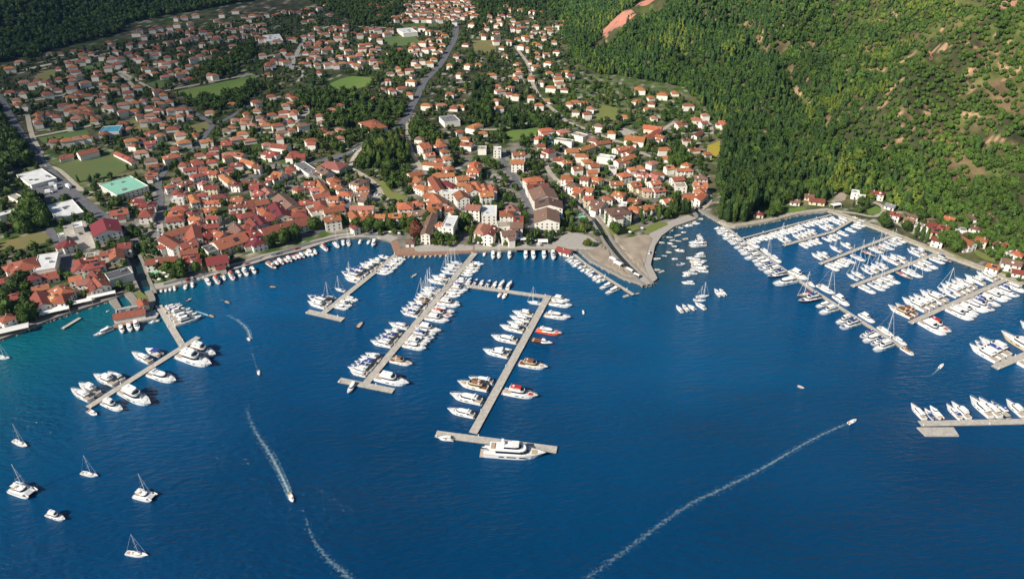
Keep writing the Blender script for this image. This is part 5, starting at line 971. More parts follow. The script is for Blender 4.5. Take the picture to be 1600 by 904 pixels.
# inner east pontoons
W = 'the shortest inner pontoon'
row(W,'inland side',(1227,381),(1240,377),'S13 T12',(-.7,-1)); row(W,'inland side',(1250,375),(1281,366),'C11 m10 C11 q10 A12',(-.7,-1)); row(W,'inland side',(1294,362),(1308,357),'C13 C12',(-.7,-1)); row(W,'inland side',(1315,353),(1330,345),'C11 m10 C11',(-.7,-1))
row(W,'sea side',(1227,385),(1236,383),'C13',(.7,1)); row(W,'sea side',(1244,380),(1301,365),'C11 m11 C11 H11 C11 n11 A12 C11',(.7,1)); row(W,'sea side',(1304,363),(1322,355),'C12 k11 C12',(.7,1)); row(W,'sea side',(1325,353),(1340,343),'C11 A12 C12',(.7,1))
W = 'the second inner pontoon'
row(W,'inland side',(1283,409),(1310,398),'C13 A13 C13',(-.7,-1)); row(W,'inland side',(1313,397),(1337,388),'S14 C13 A13',(-.7,-1)); row(W,'inland side',(1341,386),(1351,383),'T13',(-.7,-1)); row(W,'inland side',(1356,382),(1368,377),'T15',(-.7,-1))
row(W,'sea side',(1285,414),(1318,401),'C14 m12 C13 C12 S13',(.7,1)); row(W,'sea side',(1322,399),(1333,395),'S15',(.7,1)); row(W,'sea side',(1338,393),(1348,389),'U14',(.7,1)); row(W,'sea side',(1352,388),(1375,379),'T14 U14 T15',(.7,1)); row(W,'sea side',(1378,377),(1397,370),'S13 A14 C13',(.7,1))
W = 'the third inner pontoon'
row(W,'inland side',(1333,444),(1348,438),'A13 S13',(-.7,-1)); row(W,'inland side',(1349,437),(1378,426),'T14 C14 S14 A14',(-.7,-1)); row(W,'inland side',(1380,425),(1393,420),'S14 T13',(-.7,-1)); row(W,'inland side',(1404,417),(1422,410),'A18 C16',(-.7,-1)); row(W,'inland side',(1426,408),(1452,399),'A16 T16 B15 A16',(-.7,-1)); 
row(W,'sea side',(1335,448),(1345,444),'C16',(.7,1)); row(W,'sea side',(1350,443),(1382,430),'S16 A16 C15 A16',(.7,1)); row(W,'sea side',(1392,426),(1411,418),'U16 T18',(.7,1)); row(W,'sea side',(1420,414),(1440,406),'A17 C17',(.7,1)); row(W,'sea side',(1447,404),(1461,398),'C14 E15',(.7,1))
W = 'the packed east pontoon'
row(W,'inland side',(1424,500),(1438,493),'F19 F18',(-.7,-1)); row(W,'inland side',(1446,490),(1470,479),'A20 A19 A19',(-.7,-1)); row(W,'inland side',(1472,478),(1524,455),'A19 B18 A19 S17 A19 A18 C18',(-.7,-1)); row(W,'inland side',(1526,454),(1551,443),'A17 T16 A17 C16',(-.7,-1)); row(W,'inland side',(1553,442),(1565,437),'C15 C14',(-.7,-1))
row(W,'sea side',(1430,504),(1447,497),'A21 G20',(.7,1)); row(W,'sea side',(1472,484),(1495,474),'A19 C19 A18',(.7,1)); row(W,'sea side',(1498,473),(1545,452),'C19 B19 E18 A18 B18 H17 C17',(.7,1)); row(W,'sea side',(1548,451),(1570,441),'B18 E17 C17',(.7,1))
W = 'the wooden-yacht pontoon'
row(W,'inland side',(1557,570),(1586,558),'A19 B20 A20',(-.7,-1)); row(W,'sea side',(1582,566),(1622,549),'A19 H18 A18 C18',(.7,1)); lie('W',(1618,554),(1562,521),'long cream wooden yacht reaching in from the east picture edge'); lie('A',(1630,529),(1592,505),'white yacht bow showing above the long cream wooden yacht')
W = 'the lone float'
row(W,'inland side',(1440,658),(1454,658),'C16',(0,-1),skew=8); row(W,'inland side',(1459,658),(1467,658),'o11',(0,-1),skew=8); row(W,'inland side',(1468,658),(1480,658),'m13',(0,-1),skew=8); row(W,'inland side',(1497,657),(1524,657),'D14 A18',(0,-1),skew=10); row(W,'inland side',(1545,656),(1585,655),'C20 C20 E16',(0,-1),skew=10); row(W,'inland side',(1596,655),(1610,655),'A18',(0,-1),skew=8)
W = 'the east shore string'
row(W,'sea side',(1163,374),(1246,351),'m10 C10 m9 C10 m10 q10 C10 m9 C10 m10 C10 q9 C10',(.3,1)); row(W,'sea side',(1248,349),(1298,337),'m9 q9 C9 m9 C9 m9 q8',(.3,1)); 
tag(pier([(1160,372),(1245,349),(1299,335)], 1.8, 'thin mooring walkway along the east shore'), cat='pontoon')
W = 'the narrow spit pontoon'
row(W,'sea side',(898,401),(920,417),'C10 m9 C9 q10 m9',(-1,.5)); row(W,'sea side',(921,418),(950,437),'m9 q9 C9 n9 m9 C10 m9',(-1,.5)); row(W,'sea side',(953,440),(975,453),'C13 C14',(-1,.5)); lie('d',(982,461),(972,464),'small white tender near the tip of the spit pontoon'); lie('e',(992,459),(1000,457),'dark workboat at the very tip of the spit pontoon')
# mooring bay
BAY = [(935,615),(990,540),(1055,522),(1070,550),(1035,570),(1000,600),(1040,605),(1080,592),(990,620),(1012,637),(980,675),(950,697),(905,717),(1015,716),(905,785),(930,797),(985,582),(1165,565),(1172,575),(1172,466)]
bi = []
for k, (x, y) in enumerate(BAY):
    p = on_z(800+x/4, 226+y/4); o = put('dfdmd'[k % 5], p[0], p[1], br.uniform(-.6, .5)+math.pi*(k % 2), br.uniform(4.4, 6)); bi.append((o, o.location.x, o.location.y, K['dfdmd'[k % 5]][4]))
for x, y, c, L in [(1045,665,'m',9),(1055,750,'o',8),(1100,510,'m',9),(1150,496,'q',8),(1118,712,'m',8),(1155,618,'A',17),(1155,636,'C',17),(1175,688,'q',9),(1170,702,'H',11),(1165,735,'C',14),(1160,748,'m',12),(1175,770,'C',14),(1168,792,'C',15),(1108,808,'H',13),(1085,822,'m',7),(1098,868,'C',11)]:
    p = on_z(800+x/4, 226+y/4); o = put(c, p[0], p[1], br.uniform(-.25, .25)+(math.pi if L % 2 else 0), L*.88); bi.append((o, o.location.x, o.location.y, K[c][4]))
rank_labels(bi, 'moored')
for k, (c, s_, b_, lab) in enumerate([('C',(1066,488),(1056,478),'leftmost white launch of the raft of boats below the mooring bay'),('m',(1075,486),(1066,476),'second white launch from the town end of the raft below the mooring bay'),('q',(1086,484),(1074,476),'white boat with pale awning in the middle of the raft below the mooring bay'),('C',(1102,483),(1085,473),'long white cruiser on the forest end of the raft below the mooring bay'),
   ('S',(1083,468),(1103,470),'white ketch with mast just inland of the raft below the mooring bay'),('T',(1088,464),(1108,462),'sailing yacht farthest inland of the raft below the mooring bay'),('m',(1126,463),(1116,452),'left of two white boats anchored together off the east pier'),('m',(1133,462),(1124,452),'right of two white boats anchored together off the east pier')]): lie(c, s_, b_, lab)
# anchored boats in the open water
lie('T',(21,688),(43,698),'sailing yacht nearest the west picture edge above the big catamaran'); lie('X',(21,762),(54,774),'larger anchored catamaran near the west picture edge'); lie('T',(127,738),(154,744),'sailing yacht anchored between the two catamarans, slightly inland'); lie('X',(213,771),(243,779),'smaller anchored catamaran east of the other one')
lie('H',(74,803),(103,813),'lone anchored motor cruiser among the sailing boats'); lie('T',(197,863),(232,868),'lowest anchored sailing yacht, alone in front of the smaller catamaran'); lie('T',(-6,557),(16,560),'sailing yacht cut by the west picture edge under the west quay')
lie('m',(386,527),(391,532),'small speedboat at the head of the curved white wake'); lie('m',(403,578),(405,586),'small speedboat heading seaward below the curved wake'); lie('m',(452,772),(457,783),'speedboat running towards the camera at the head of the long foaming wake',L=7); lie('m',(1326,661),(1338,655),'speedboat heading east at the head of the very long thin wake')
lie('m',(1468,574),(1474,568),'tiny speedboat off the east pontoons with short wake'); lie('e',(559,511),(565,504),'dark open boat off the crossbar of the slanting pontoon',L=8); lie('k',(291,471),(299,466),'dark launch off the west quay'); lie('d',(271,476),(278,478),'pale drifting dinghy off the west quay'); lie('e',(328,492),(333,495),'dark launch towing a straight white wake off the west quay',L=6); lie('e',(352,470),(358,474),'dark skiff at the head of a faint curl off the west quay',L=6)
lie('e',(421,447),(432,449),'dark rowing boat beyond the brown excursion ship'); lie('d',(643,432),(651,428),'tiny white launch between slanting and central pontoons'); lie('d',(1249,603),(1254,605),'lone dark dot of a dinghy in the open eastern water',L=4); lie('q',(911,486),(912,490),'small white boat with mast alone east of the orange rescue boat',L=5)
for (pn, side), L in ROWS.items():
    sh = {'the crooked west pontoon':(310,526),'the dock walkway':(248,477),'the red landing deck':(176,512),'the west quay':(236,456),'the curving promenade':(415,411),'the terracotta promenade':(620,398),'the slanting promenade pontoon':(621,396),'the long central pontoon':(742,395),'the linking pontoon':(721,445),
      'the outer central pontoon':(857,461),'the breakwater pontoon':(1126,348),'the shortest inner pontoon':(1340,340),'the second inner pontoon':(1404,364),'the third inner pontoon':(1472,396),'the packed east pontoon':(1584,436),'the wooden-yacht pontoon':(1680,520),'the lone float':(1437,661),'the east shore string':(1160,374),'the narrow spit pontoon':(897,397)}[pn]
    s0 = on_z(*sh); L.sort(key=lambda t: (t[3][0]-s0[0])**2+(t[3][1]-s0[1])**2)
    start = 'from the west' if pn in ('the red landing deck','the west quay','the curving promenade','the terracotta promenade','the linking pontoon','the lone float') else 'from shore'
    if pn == 'the east shore string': start = 'from the west'
    for i, (o, look, _, p) in enumerate(L):
        o['label'] = f"{look}, {ONAMES[min(i, 29)]} {start}, {side} of {pn}" if pn not in ('the west quay','the curving promenade','the terracotta promenade','the east shore string','the red landing deck','the narrow spit pontoon') else f"{look}, {ONAMES[min(i, 29)]} {start} along {pn}"
        o['group'] = 'boats berthed along '+pn.replace('the ', '', 1)

# ------------------------------------------------------------------ foam wakes, thin sheets of froth on the water
fm = bpy.data.materials.new('wake foam'); fm.use_nodes = True; n = fm.node_tree.nodes; l = fm.node_tree.links
b = n['Principled BSDF']; b.inputs['Base Color'].default_value = (.50,.70,.74,1); b.inputs['Roughness'].default_value = .9
g = n.new('ShaderNodeNewGeometry'); no = n.new('ShaderNodeTexNoise'); no.inputs['Scale'].default_value = .7; no.inputs['Detail'].default_value = 6; no.inputs['Roughness'].default_value = .68; l.new(g.outputs['Position'], no.inputs['Vector'])
at = n.new('ShaderNodeAttribute'); at.attribute_name = 'foam'
sb = n.new('ShaderNodeMath'); sb.operation = 'ADD'; l.new(no.outputs[0], sb.inputs[0]); l.new(at.outputs['Fac'], sb.inputs[1])
mr = n.new('ShaderNodeMapRange'); mr.inputs[1].default_value = .93; mr.inputs[2].default_value = 1.5; mr.inputs[4].default_value = .68; l.new(sb.outputs[0], mr.inputs[0])
tr = n.new('ShaderNodeBsdfTransparent'); ms = n.new('ShaderNodeMixShader'); l.new(mr.outputs[0], ms.inputs[0]); l.new(tr.outputs[0], ms.inputs[1]); l.new(b.outputs[0], ms.inputs[2]); l.new(ms.outputs[0], n['Material Output'].inputs[0])
def wake(px, w0, w1, f0, f1, label, center=.0):
    """from the boat backwards; w metres wide, f the froth density"""
    P = resample(smooth_line([on_z(u, v) for u, v in px]), 2.0); n_ = len(P); T = np.gradient(P, axis=0); T /= np.linalg.norm(T, axis=1)[:, None]; N = np.stack([-T[:,1], T[:,0]], 1)
    V = []; FO = []; c = 13
    for i in range(n_):
        t = i/(n_-1); w = w0+(w1-w0)*t
        for k in range(c):
            s = k/(c-1)*2-1; V.append((*(P[i]+N[i]*s*w/2), .05)); e = max(0, 1-abs(s)**3)
            prof = (.55+.45*math.exp(-((abs(s)-.72)/.16)**2)*(1-t)+.35*math.exp(-(s/.22)**2)*(1-.4*t)+center)*e*min(1, (1-t)*6+.0)
            FO.append((f0+(f1-f0)*t)*prof)
    F = np.array([[i*c+k, i*c+k+1, (i+1)*c+k+1, (i+1)*c+k] for i in range(n_-1) for k in range(c-1)])[:, ::-1]
    me = mesh_np('wake', np.array(V), F, [fm]); a = me.attributes.new('foam', 'FLOAT', 'POINT'); a.data.foreach_set('value', np.array(FO, np.float32))
    tag(obj('wake_foam', me), label, 'wake', kind='stuff')
wake([(455,779),(447,758),(436,735),(424,712),(408,688),(393,665),(386,640),(388,610)], 4, 12, 1.0, .50, 'foaming wake behind the speedboat that runs towards the camera')
wake([(478,808),(486,838),(502,862),(520,880),(545,900),(560,930)], 4, 17, .6, .74, 'broken trail of foam left below the speedboat')
wake([(1335,657),(1290,675),(1240,702),(1190,733),(1130,762),(1070,790),(1010,835),(960,872),(900,915),(830,960),(770,1000)], 2.4, 15, .78, .60, 'very long thin wake crossing the eastern water')
wake([(392,530),(388,515),(376,503),(360,494),(342,488)], 3, 9, 1.0, .60, 'curved white wake off the west quay'); wake([(404,582),(399,568),(394,550),(392,535)], 2, 7, .66, .58, 'faint wake joining two speedboats')
wake([(330,494),(318,490),(304,485)], 1.6, 1.2, 1.5, 1.1, 'short straight white wake behind the dark launch', .3); wake([(1471,570),(1462,581),(1450,590)], 2, 3.5, 1.0, .55, 'short wake of the tiny eastern speedboat'); wake([(355,471),(346,468),(334,467)], 2, 6, .75, .55, 'faint curl of foam off the west quay')
# ------------------------------------------------------------------ trees
def ico(sub):
    import bmesh
    bm = bmesh.new(); bmesh.ops.create_icosphere(bm, subdivisions=sub, radius=1.0)
    V = np.array([v.co[:] for v in bm.verts]); F = np.array([[v.index for v in f.verts] for f in bm.faces]); bm.free(); return V, F
ICO = {1: ico(1), 2: ico(2), 3: ico(3)}
def n3(P, s):
    return vnoise(P[:,0]*s+P[:,2]*s*.7+31, P[:,1]*s-P[:,2]*s*.6+57)*.5+vnoise(P[:,1]*s+11, P[:,2]*s+P[:,0]*s*.5+5)*.5
def crown(kindc, seed, sub, leaves, leaf):
    """unit-ish crown: returns V, F (triangles), clump value per vertex; stands on z = 0 .. 1, radius about .5"""
    r = np.random.default_rng(seed); V0, F0 = ICO[sub]
    Vs, Fs, Cs = [], [], []; nb = 0
    if kindc == 'cone': lumps = [((0,0,.50), (.30,.30,.46))]
    elif kindc == 'poplar': lumps = [((0,0,.52), (.22,.22,.48))]
    elif kindc == 'pine': lumps = [((0,0,.66), (.42,.42,.30)), ((.16,.08,.5), (.26,.26,.24)), ((-.18,-.1,.55), (.25,.25,.22))]
    else:
        lumps = [((0,0,.60), (.40,.40,.36))]+[((.27*math.cos(a), .27*math.sin(a), r.uniform(.38,.68)), tuple([r.uniform(.20,.30)]*2+[r.uniform(.18,.26)])) for a in r.uniform(0, 6.28, 4)]
    for (cx, cy, cz), (rx, ry, rz) in lumps:
        D = V0; nn = n3(D*1.0+seed, 2.1)-.5; n4 = n3(D+seed*1.7, 4.3)-.5
        rad = 1+nn*.75+n4*.5
        P = D*rad[:, None]*np.array([rx, ry, rz])
        if kindc == 'cone': k = 1-.45*np.clip((P[:,2]+rz)/(2*rz), 0, 1); P[:, :2] *= (k*1.35)[:, None]
        P += np.array([cx, cy, cz]); P[:,2] = np.maximum(P[:,2], .12)
        Vs.append(P); Fs.append(F0+nb); Cs.append(.78+.5*(nn+.5)+r.uniform(-.12, .12)); nb += len(P)
        m = int(leaves*rx*ry/.16*(1 if len(lumps) == 1 else .75))+4
        idx = r.integers(0, len(V0), m); d = V0[idx]+r.normal(0, .25, (m, 3)); d /= np.linalg.norm(d, axis=1)[:, None]
        rr = 1+(n3(d+seed, 2.1)-.5)*.75
        c = d*(rr*r.uniform(.92, 1.22, m))[:, None]*np.array([rx, ry, rz])
        if kindc == 'cone': k = 1-.45*np.clip((c[:,2]+rz)/(2*rz), 0, 1); c[:, :2] *= (k*1.35)[:, None]
        c += np.array([cx, cy, cz]); c[:,2] = np.maximum(c[:,2], .1)
        a = r.normal(0, 1, (m, 3))*leaf; b_ = r.normal(0, 1, (m, 3))*leaf
        L = np.stack([c-a*.5-b_*.3, c+a*.5-b_*.3, c+b_*.6], 1).reshape(-1, 3)
        Vs.append(L); Fs.append(np.arange(3*m).reshape(-1, 3)+nb); Cs.append(np.repeat(r.uniform(.7, 1.45, m), 3)); nb += 3*m
    return np.concatenate(Vs), np.concatenate(Fs), np.concatenate(Cs)
NEAR = {k: [crown(k, s, 2, 420, .075) for s in (1, 2, 3, 4)] for k in ('round', 'cone', 'poplar', 'pine')}
FAR = {k: [crown(k, s+10, 1, 75, .13) for s in range(5)] for k in ('round', 'cone', 'poplar', 'pine')}
FARX = {k: [crown(k, s+20, 1, 26, .15) for s in range(4)] for k in ('round', 'cone', 'poplar', 'pine')}
TINT = {'round': (.054,.095,.015), 'cone': (.034,.068,.016), 'poplar': (.054,.090,.018), 'pine': (.046,.082,.016), 'olive': (.088,.118,.019), 'autumn': (.15,.12,.025), 'copper': (.12,.045,.025)}
TR = np.random.default_rng(21)
TREES = []      # x, y, z, height, width, kind, tint name, value
def near_river(X, Y): return (seg_dist(X, Y, RIVER) < 7) | (seg_dist(X, Y, STREAM) < 7)
def scatter(px, sp, kinds, h, name=None, prob=1.0, tints=None, clear=0.0, lim=None, ratio=(.62, .95)):
    P = [tuple(G(u, v)[:2]) for u, v in px]; A = np.array(P); x0, y0 = A.min(0); x1, y1 = A.max(0)
    X, Y = np.meshgrid(np.arange(x0, x1, sp), np.arange(y0, y1, sp), indexing='ij')
    X = (X+TR.uniform(-.42, .42, X.shape)*sp).ravel(); Y = (Y+TR.uniform(-.42, .42, Y.shape)*sp).ravel()
    ok = inside(X, Y, P) & ~is_occ(X, Y) & (TR.random(X.shape) < prob) & (hz(X, Y) > 1) & ~near_river(X, Y)
    if clear: ok &= fbm(X/22+4, Y/22+9, 3) > clear
    add(X[ok], Y[ok], kinds, h, tints, ratio)
def add(X, Y, kinds, h, tints=None, ratio=(.62, .95)):
    ks = kinds.split()
    for x, y in zip(X, Y):
        k = ks[TR.integers(len(ks))]; hh = TR.uniform(*h)*(1.25 if k in ('cone', 'poplar') else 1); w = hh*(TR.uniform(.42, .6) if k in ('cone', 'poplar') else TR.uniform(*ratio))
        t = tints[TR.integers(len(tints))] if tints else k
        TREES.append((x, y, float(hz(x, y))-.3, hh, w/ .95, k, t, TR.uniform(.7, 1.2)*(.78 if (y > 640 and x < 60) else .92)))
def line(px, sp, kinds, h, tints=None):
    P = resample([G(u, v)[:2] for u, v in px], sp); X = P[:,0]+TR.uniform(-1, 1, len(P)); Y = P[:,1]+TR.uniform(-1, 1, len(P)); ok = (hz(X, Y) > 1)
    add(X[ok], Y[ok], kinds, h, tints)
# parks, belts and gardens
scatter([(562,262),(572,236),(590,222),(625,218),(640,240),(642,262),(615,268)], 6.5, 'pine round cone', (9, 13), tints=['round','olive','pine','round'])
scatter([(588,290),(602,272),(640,272),(655,300),(648,310),(612,312)], 8, 'round pine', (6, 10), prob=.7)
scatter([(20,512),(0,455),(40,440),(60,480),(80,490),(60,504)], 8, 'round pine', (8, 12), prob=.9); scatter([(20,445),(50,415),(60,445),(40,460)], 8, 'round', (8, 11))
scatter([(25,345),(45,305),(65,325),(75,350),(70,372),(30,372)], 8.5, 'round', (10, 14)); scatter([(0,262),(0,215),(20,212),(62,258),(45,262),(20,270),(8,300),(-10,310)], 8.5, 'round pine', (10, 14))
scatter([(-60,160),(0,165),(20,205),(40,240),(0,250),(-60,260)], 9, 'round', (9, 13)); scatter([(345,438),(268,440),(262,425),(300,408),(330,415),(345,420)], 7.5, 'round', (8, 11))
scatter([(400,405),(398,385),(440,372),(480,350),(490,360),(470,378),(430,392)], 7, 'round pine', (8, 12), prob=.95); line([(250,425),(292,418),(335,412)], 9, 'round', (7, 10))
line([(492,360),(540,350),(560,352),(640,352),(668,350)], 9, 'round', (9, 12)); line([(560,359),(600,360),(640,358),(662,356)], 9, 'round', (9, 12)); line([(575,366),(600,368),(640,365)], 11, 'round', (5, 8), ['olive','round'])
line([(650,365),(652,372)], 4, 'round', (12, 13), ['copper']); line([(668,374),(690,378),(700,376)], 13, 'round', (8, 10)); line([(680,384),(702,386)], 12, 'round', (6, 8), ['olive'])
line([(722,358),(740,372),(748,378),(762,378),(775,374),(795,378)], 8, 'round', (7, 10), ['round','olive','round']); line([(712,380),(760,384),(830,382)], 9, 'round', (3, 4.5), ['olive']); line([(735,342),(730,352)], 7, 'round', (8, 10))
line([(865,294),(862,310),(866,330)], 8, 'round', (6, 8)); scatter([(838,374),(842,352),(868,356),(900,352),(915,360),(900,368),(868,372)], 6.5, 'round', (4, 7)); scatter([(868,300),(884,300),(925,345),(918,350),(884,352),(882,330)], 7, 'round poplar', (5, 8), prob=.8)
line([(826,382),(836,376)], 6, 'poplar', (8, 9)); line([(916,384),(925,386)], 7, 'round', (5, 7), ['olive']); scatter([(930,390),(948,380),(958,392),(948,404),(936,400)], 6, 'pine round', (6, 9)); line([(918,352),(934,345),(945,350)], 8, 'round', (5, 8)) 
line([(960,362),(966,366)], 6, 'round', (9, 10)); line([(942,352),(952,352)], 7, 'poplar', (9, 10)); line([(958,350),(990,346),(1020,338),(1050,332)], 8, 'round poplar', (7, 10)); line([(1030,345),(1060,335),(1085,330)], 8, 'poplar round', (8, 12))
scatter([(1120,345),(1125,318),(1140,300),(1180,300),(1185,345),(1150,352)], 6.5, 'cone poplar', (12, 16), prob=.9); scatter([(1190,338),(1190,310),(1240,306),(1252,322),(1245,330),(1200,342)], 8, 'round pine', (9, 13), prob=.8)
scatter([(1340,345),(1330,322),(1352,318),(1356,340)], 7, 'round poplar', (7, 10), prob=.8); line([(1378,350),(1382,360)], 7, 'poplar round', (10, 12)); scatter([(1400,365),(1408,335),(1440,322),(1450,345),(1420,372)], 8, 'round pine', (8, 12), prob=.8)
scatter([(1462,392),(1478,378),(1512,384),(1510,408),(1485,400)], 8.5, 'round', (11, 15)); line([(1430,372),(1445,380)], 7, 'poplar', (9, 11)); line([(1545,398),(1570,402)], 7, 'round', (5, 7)); line([(1530,418),(1590,442)], 7, 'round', (3, 5))
scatter([(1042,310),(1060,300),(1082,316),(1078,336),(1050,335),(1030,322)], 7, 'poplar round cone', (8, 12), prob=.75); scatter([(1025,258),(1045,230),(1090,240),(1098,262),(1050,262)], 8, 'round pine', (7, 11), prob=.75)
scatter([(790,205),(795,182),(830,178),(870,196),(830,212)], 7, 'cone round', (9, 12), prob=.8); scatter([(640,215),(648,185),(680,205),(690,222)], 8, 'round', (8, 12), prob=.85); scatter([(445,165),(470,150),(560,148),(620,165),(640,175),(600,215),(560,212),(520,195)], 9, 'round', (8, 12), prob=.75)
scatter([(285,165),(330,155),(400,130),(410,145),(380,165),(330,178)], 8, 'round', (8, 12), prob=.85); scatter([(300,120),(330,95),(400,72),(402,85),(370,110),(330,125)], 9, 'round', (9, 12), prob=.9); scatter([(530,245),(470,228),(500,205),(560,215),(600,212)], 9, 'round', (7, 11), prob=.75)
scatter([(735,180),(745,120),(770,130),(775,200),(745,205)], 8, 'round cone', (9, 12), prob=.85); scatter([(40,345),(0,340),(0,372),(60,360)], 9, 'round', (8, 12), prob=.8); scatter([(605,85),(625,80),(642,95),(630,115),(600,100)], 9, 'round', (9, 12), prob=.9); scatter([(205,465),(195,455),(235,440),(240,450)], 7, 'round', (5, 7), prob=.6)
nbelts = len(TREES)
# gardens everywhere between the houses
for px, sp, pr in (([(-80,545),(-80,300),(250,300),(440,262),(640,250),(660,215),(830,215),(1100,260),(1112,330),(1040,350),(960,365),(820,388),(420,398),(0,528)], 6.2, .58), ([(-120,320),(-120,130),(200,66),(520,10),(760,-8),(880,40),(900,110),(1090,165),(1130,215),(1105,262),(830,218),(660,218),(640,252),(440,266),(250,302)], 7.2, .62)):
    scatter(px, sp, 'round round round pine cone', (3.5, 8), prob=pr, clear=.33, tints=['round','round','pine','olive','cone'])
# hill woods: everything the frame and a step to its side can show
def slope_wood(region, D, sp, kinds, h, clear, tints, far=1700):
    X, Y = np.meshgrid(np.arange(-1100, 1200, sp), np.arange(380, far, sp), indexing='ij')
    X = (X+TR.uniform(-.45, .45, X.shape)*sp).ravel(); Y = (Y+TR.uniform(-.45, .45, Y.shape)*sp).ravel()
    Z = hz(X, Y); u, v = proj(X, Y, Z); d = _bil(D, X, Y)
    ok = (u > -110) & (u < 1710) & (v > -45) & (v < 620) & (d > 3) & ~is_occ(X, Y) & (Z > 1)
    X, Y, d, u, v = X[ok], Y[ok], d[ok], u[ok], v[ok]
    return X, Y, d, u, v
X, Y, d, u, v = slope_wood(HILL, DH, 5.0, 0, 0, 0, 0)
cl = fbm(X/17+4, Y/17+9, 3); right = sm(u, 1180, 1480)
keep_ = (cl > .22+.05*right) & (TR.random(len(X)) < .97-.05*right)
X, Y, u, v, right = X[keep_], Y[keep_], u[keep_], v[keep_], right[keep_]
zone = fbm(X/60+2, Y/60+6, 2)
for x, y, rt, zn, v_ in zip(X, Y, right, zone, v):
    k = 'cone' if TR.random() < .72-.62*rt+(zn-.5) else ('pine' if TR.random() < .4 else 'round')
    hh = TR.uniform(6, 10)*(1.3 if k == 'cone' else 1)*(1-.18*rt); w = hh*(TR.uniform(.50, .66) if k == 'cone' else TR.uniform(.72, .98))
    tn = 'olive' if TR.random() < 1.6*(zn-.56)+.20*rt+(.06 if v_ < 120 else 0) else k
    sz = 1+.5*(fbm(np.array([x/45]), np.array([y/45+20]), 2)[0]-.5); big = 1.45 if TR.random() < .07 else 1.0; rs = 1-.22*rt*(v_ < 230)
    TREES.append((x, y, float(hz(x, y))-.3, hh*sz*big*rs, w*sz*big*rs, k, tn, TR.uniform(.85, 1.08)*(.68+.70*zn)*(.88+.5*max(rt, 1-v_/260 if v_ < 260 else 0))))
X, Y, d, u, v = slope_wood(LHILL, DL, 9.0, 0, 0, 0, 0, 2300)
k_ = TR.random(len(X)) < .97; X, Y = X[k_], Y[k_]
for x, y in zip(X, Y):
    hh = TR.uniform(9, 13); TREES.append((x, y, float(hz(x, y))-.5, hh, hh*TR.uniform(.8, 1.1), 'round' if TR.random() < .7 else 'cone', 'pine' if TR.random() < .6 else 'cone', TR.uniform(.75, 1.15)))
# woods closing the far valley
scatter([(560,-12),(480,2),(560,40),(600,44),(640,4)], 9, 'round', (8, 12), prob=.9); scatter([(738,62),(752,20),(735,-5),(880,-25),(885,35),(850,30),(790,20)], 9, 'round cone', (8, 12), prob=.85)
TR_ = TREES
size = np.array([t[3]*FPX/math.hypot(t[0], t[1], t[2]-CAM_Z) for t in TR_]); T_XY = np.array([t[:3] for t in TR_])
uu, vv = proj(T_XY[:,0], T_XY[:,1], T_XY[:,2]); infr = (uu > 2) & (uu < 1598) & (vv > 2)
hill_t = _bil(DH, T_XY[:,0], T_XY[:,1]) > 25
order = np.argsort(-(size*infr*np.where(hill_t, .55, 1.0)*(1+.15*(np.arange(len(size)) < nbelts)))); single = set(order[:300].tolist())
CM = {}; TM = MB().tube((0,0,-.06),(0,0,.34),.045,.03,6).tube((0,0,.28),(.16,.05,.52),.022,.010,4).tube((0,0,.26),(-.13,.1,.5),.02,.010,4).tube((0,0,.32),(.02,-.1,.56),.02,.008,4).mesh('trunk', M['bark'])
def near_crown(k, i, tn, q):
    key = (k, i, tn, q)
    if key not in CM:
        Vn, Fn, Cn = NEAR[k][i]; me = mesh_np('crown', Vn, Fn, [M['foliage']], False)
        base = np.array(TINT[tn])*(.82+.22*q); set_tint(me, base[None]*Cn[:, None]*np.array([1.0, 1.0, 1.0])); CM[key] = me
    return CM[key]
KN_ = {'round': 'broadleaf_tree', 'cone': 'conifer', 'poplar': 'poplar', 'pine': 'pine_tree'}; TL = {}
for i in sorted(single):
    x, y, z, hh, w, k, tn, val = TR_[i]; q = 0 if val < .93 else (1 if val < 1.12 else 2)
    root = obj(KN_[k], None, loc=(x, y, z), rot=(0, 0, TR.uniform(0, 6.28)), scale=(w, w, hh))
    obj('trunk', TM, root); obj('crown', near_crown(k, int(TR.integers(4)), tn, q), root)
    root['category'] = 'tree'; root['group'] = 'trees around the town and shore'
    look = ('tall ' if hh > 11 and k != 'poplar' else 'small ' if hh < 6 else '')+{'olive': 'yellow-green', 'copper': 'copper-red', 'autumn': 'ochre'}.get(tn, ['dark green', 'mid green', 'bright green'][q])
    TL.setdefault(k, []).append((root, x, y, look))
for k, L in TL.items(): rank_labels(L, KN_[k].replace('_', ' ').replace('pine tree', 'pine').replace('broadleaf tree', 'tree'))
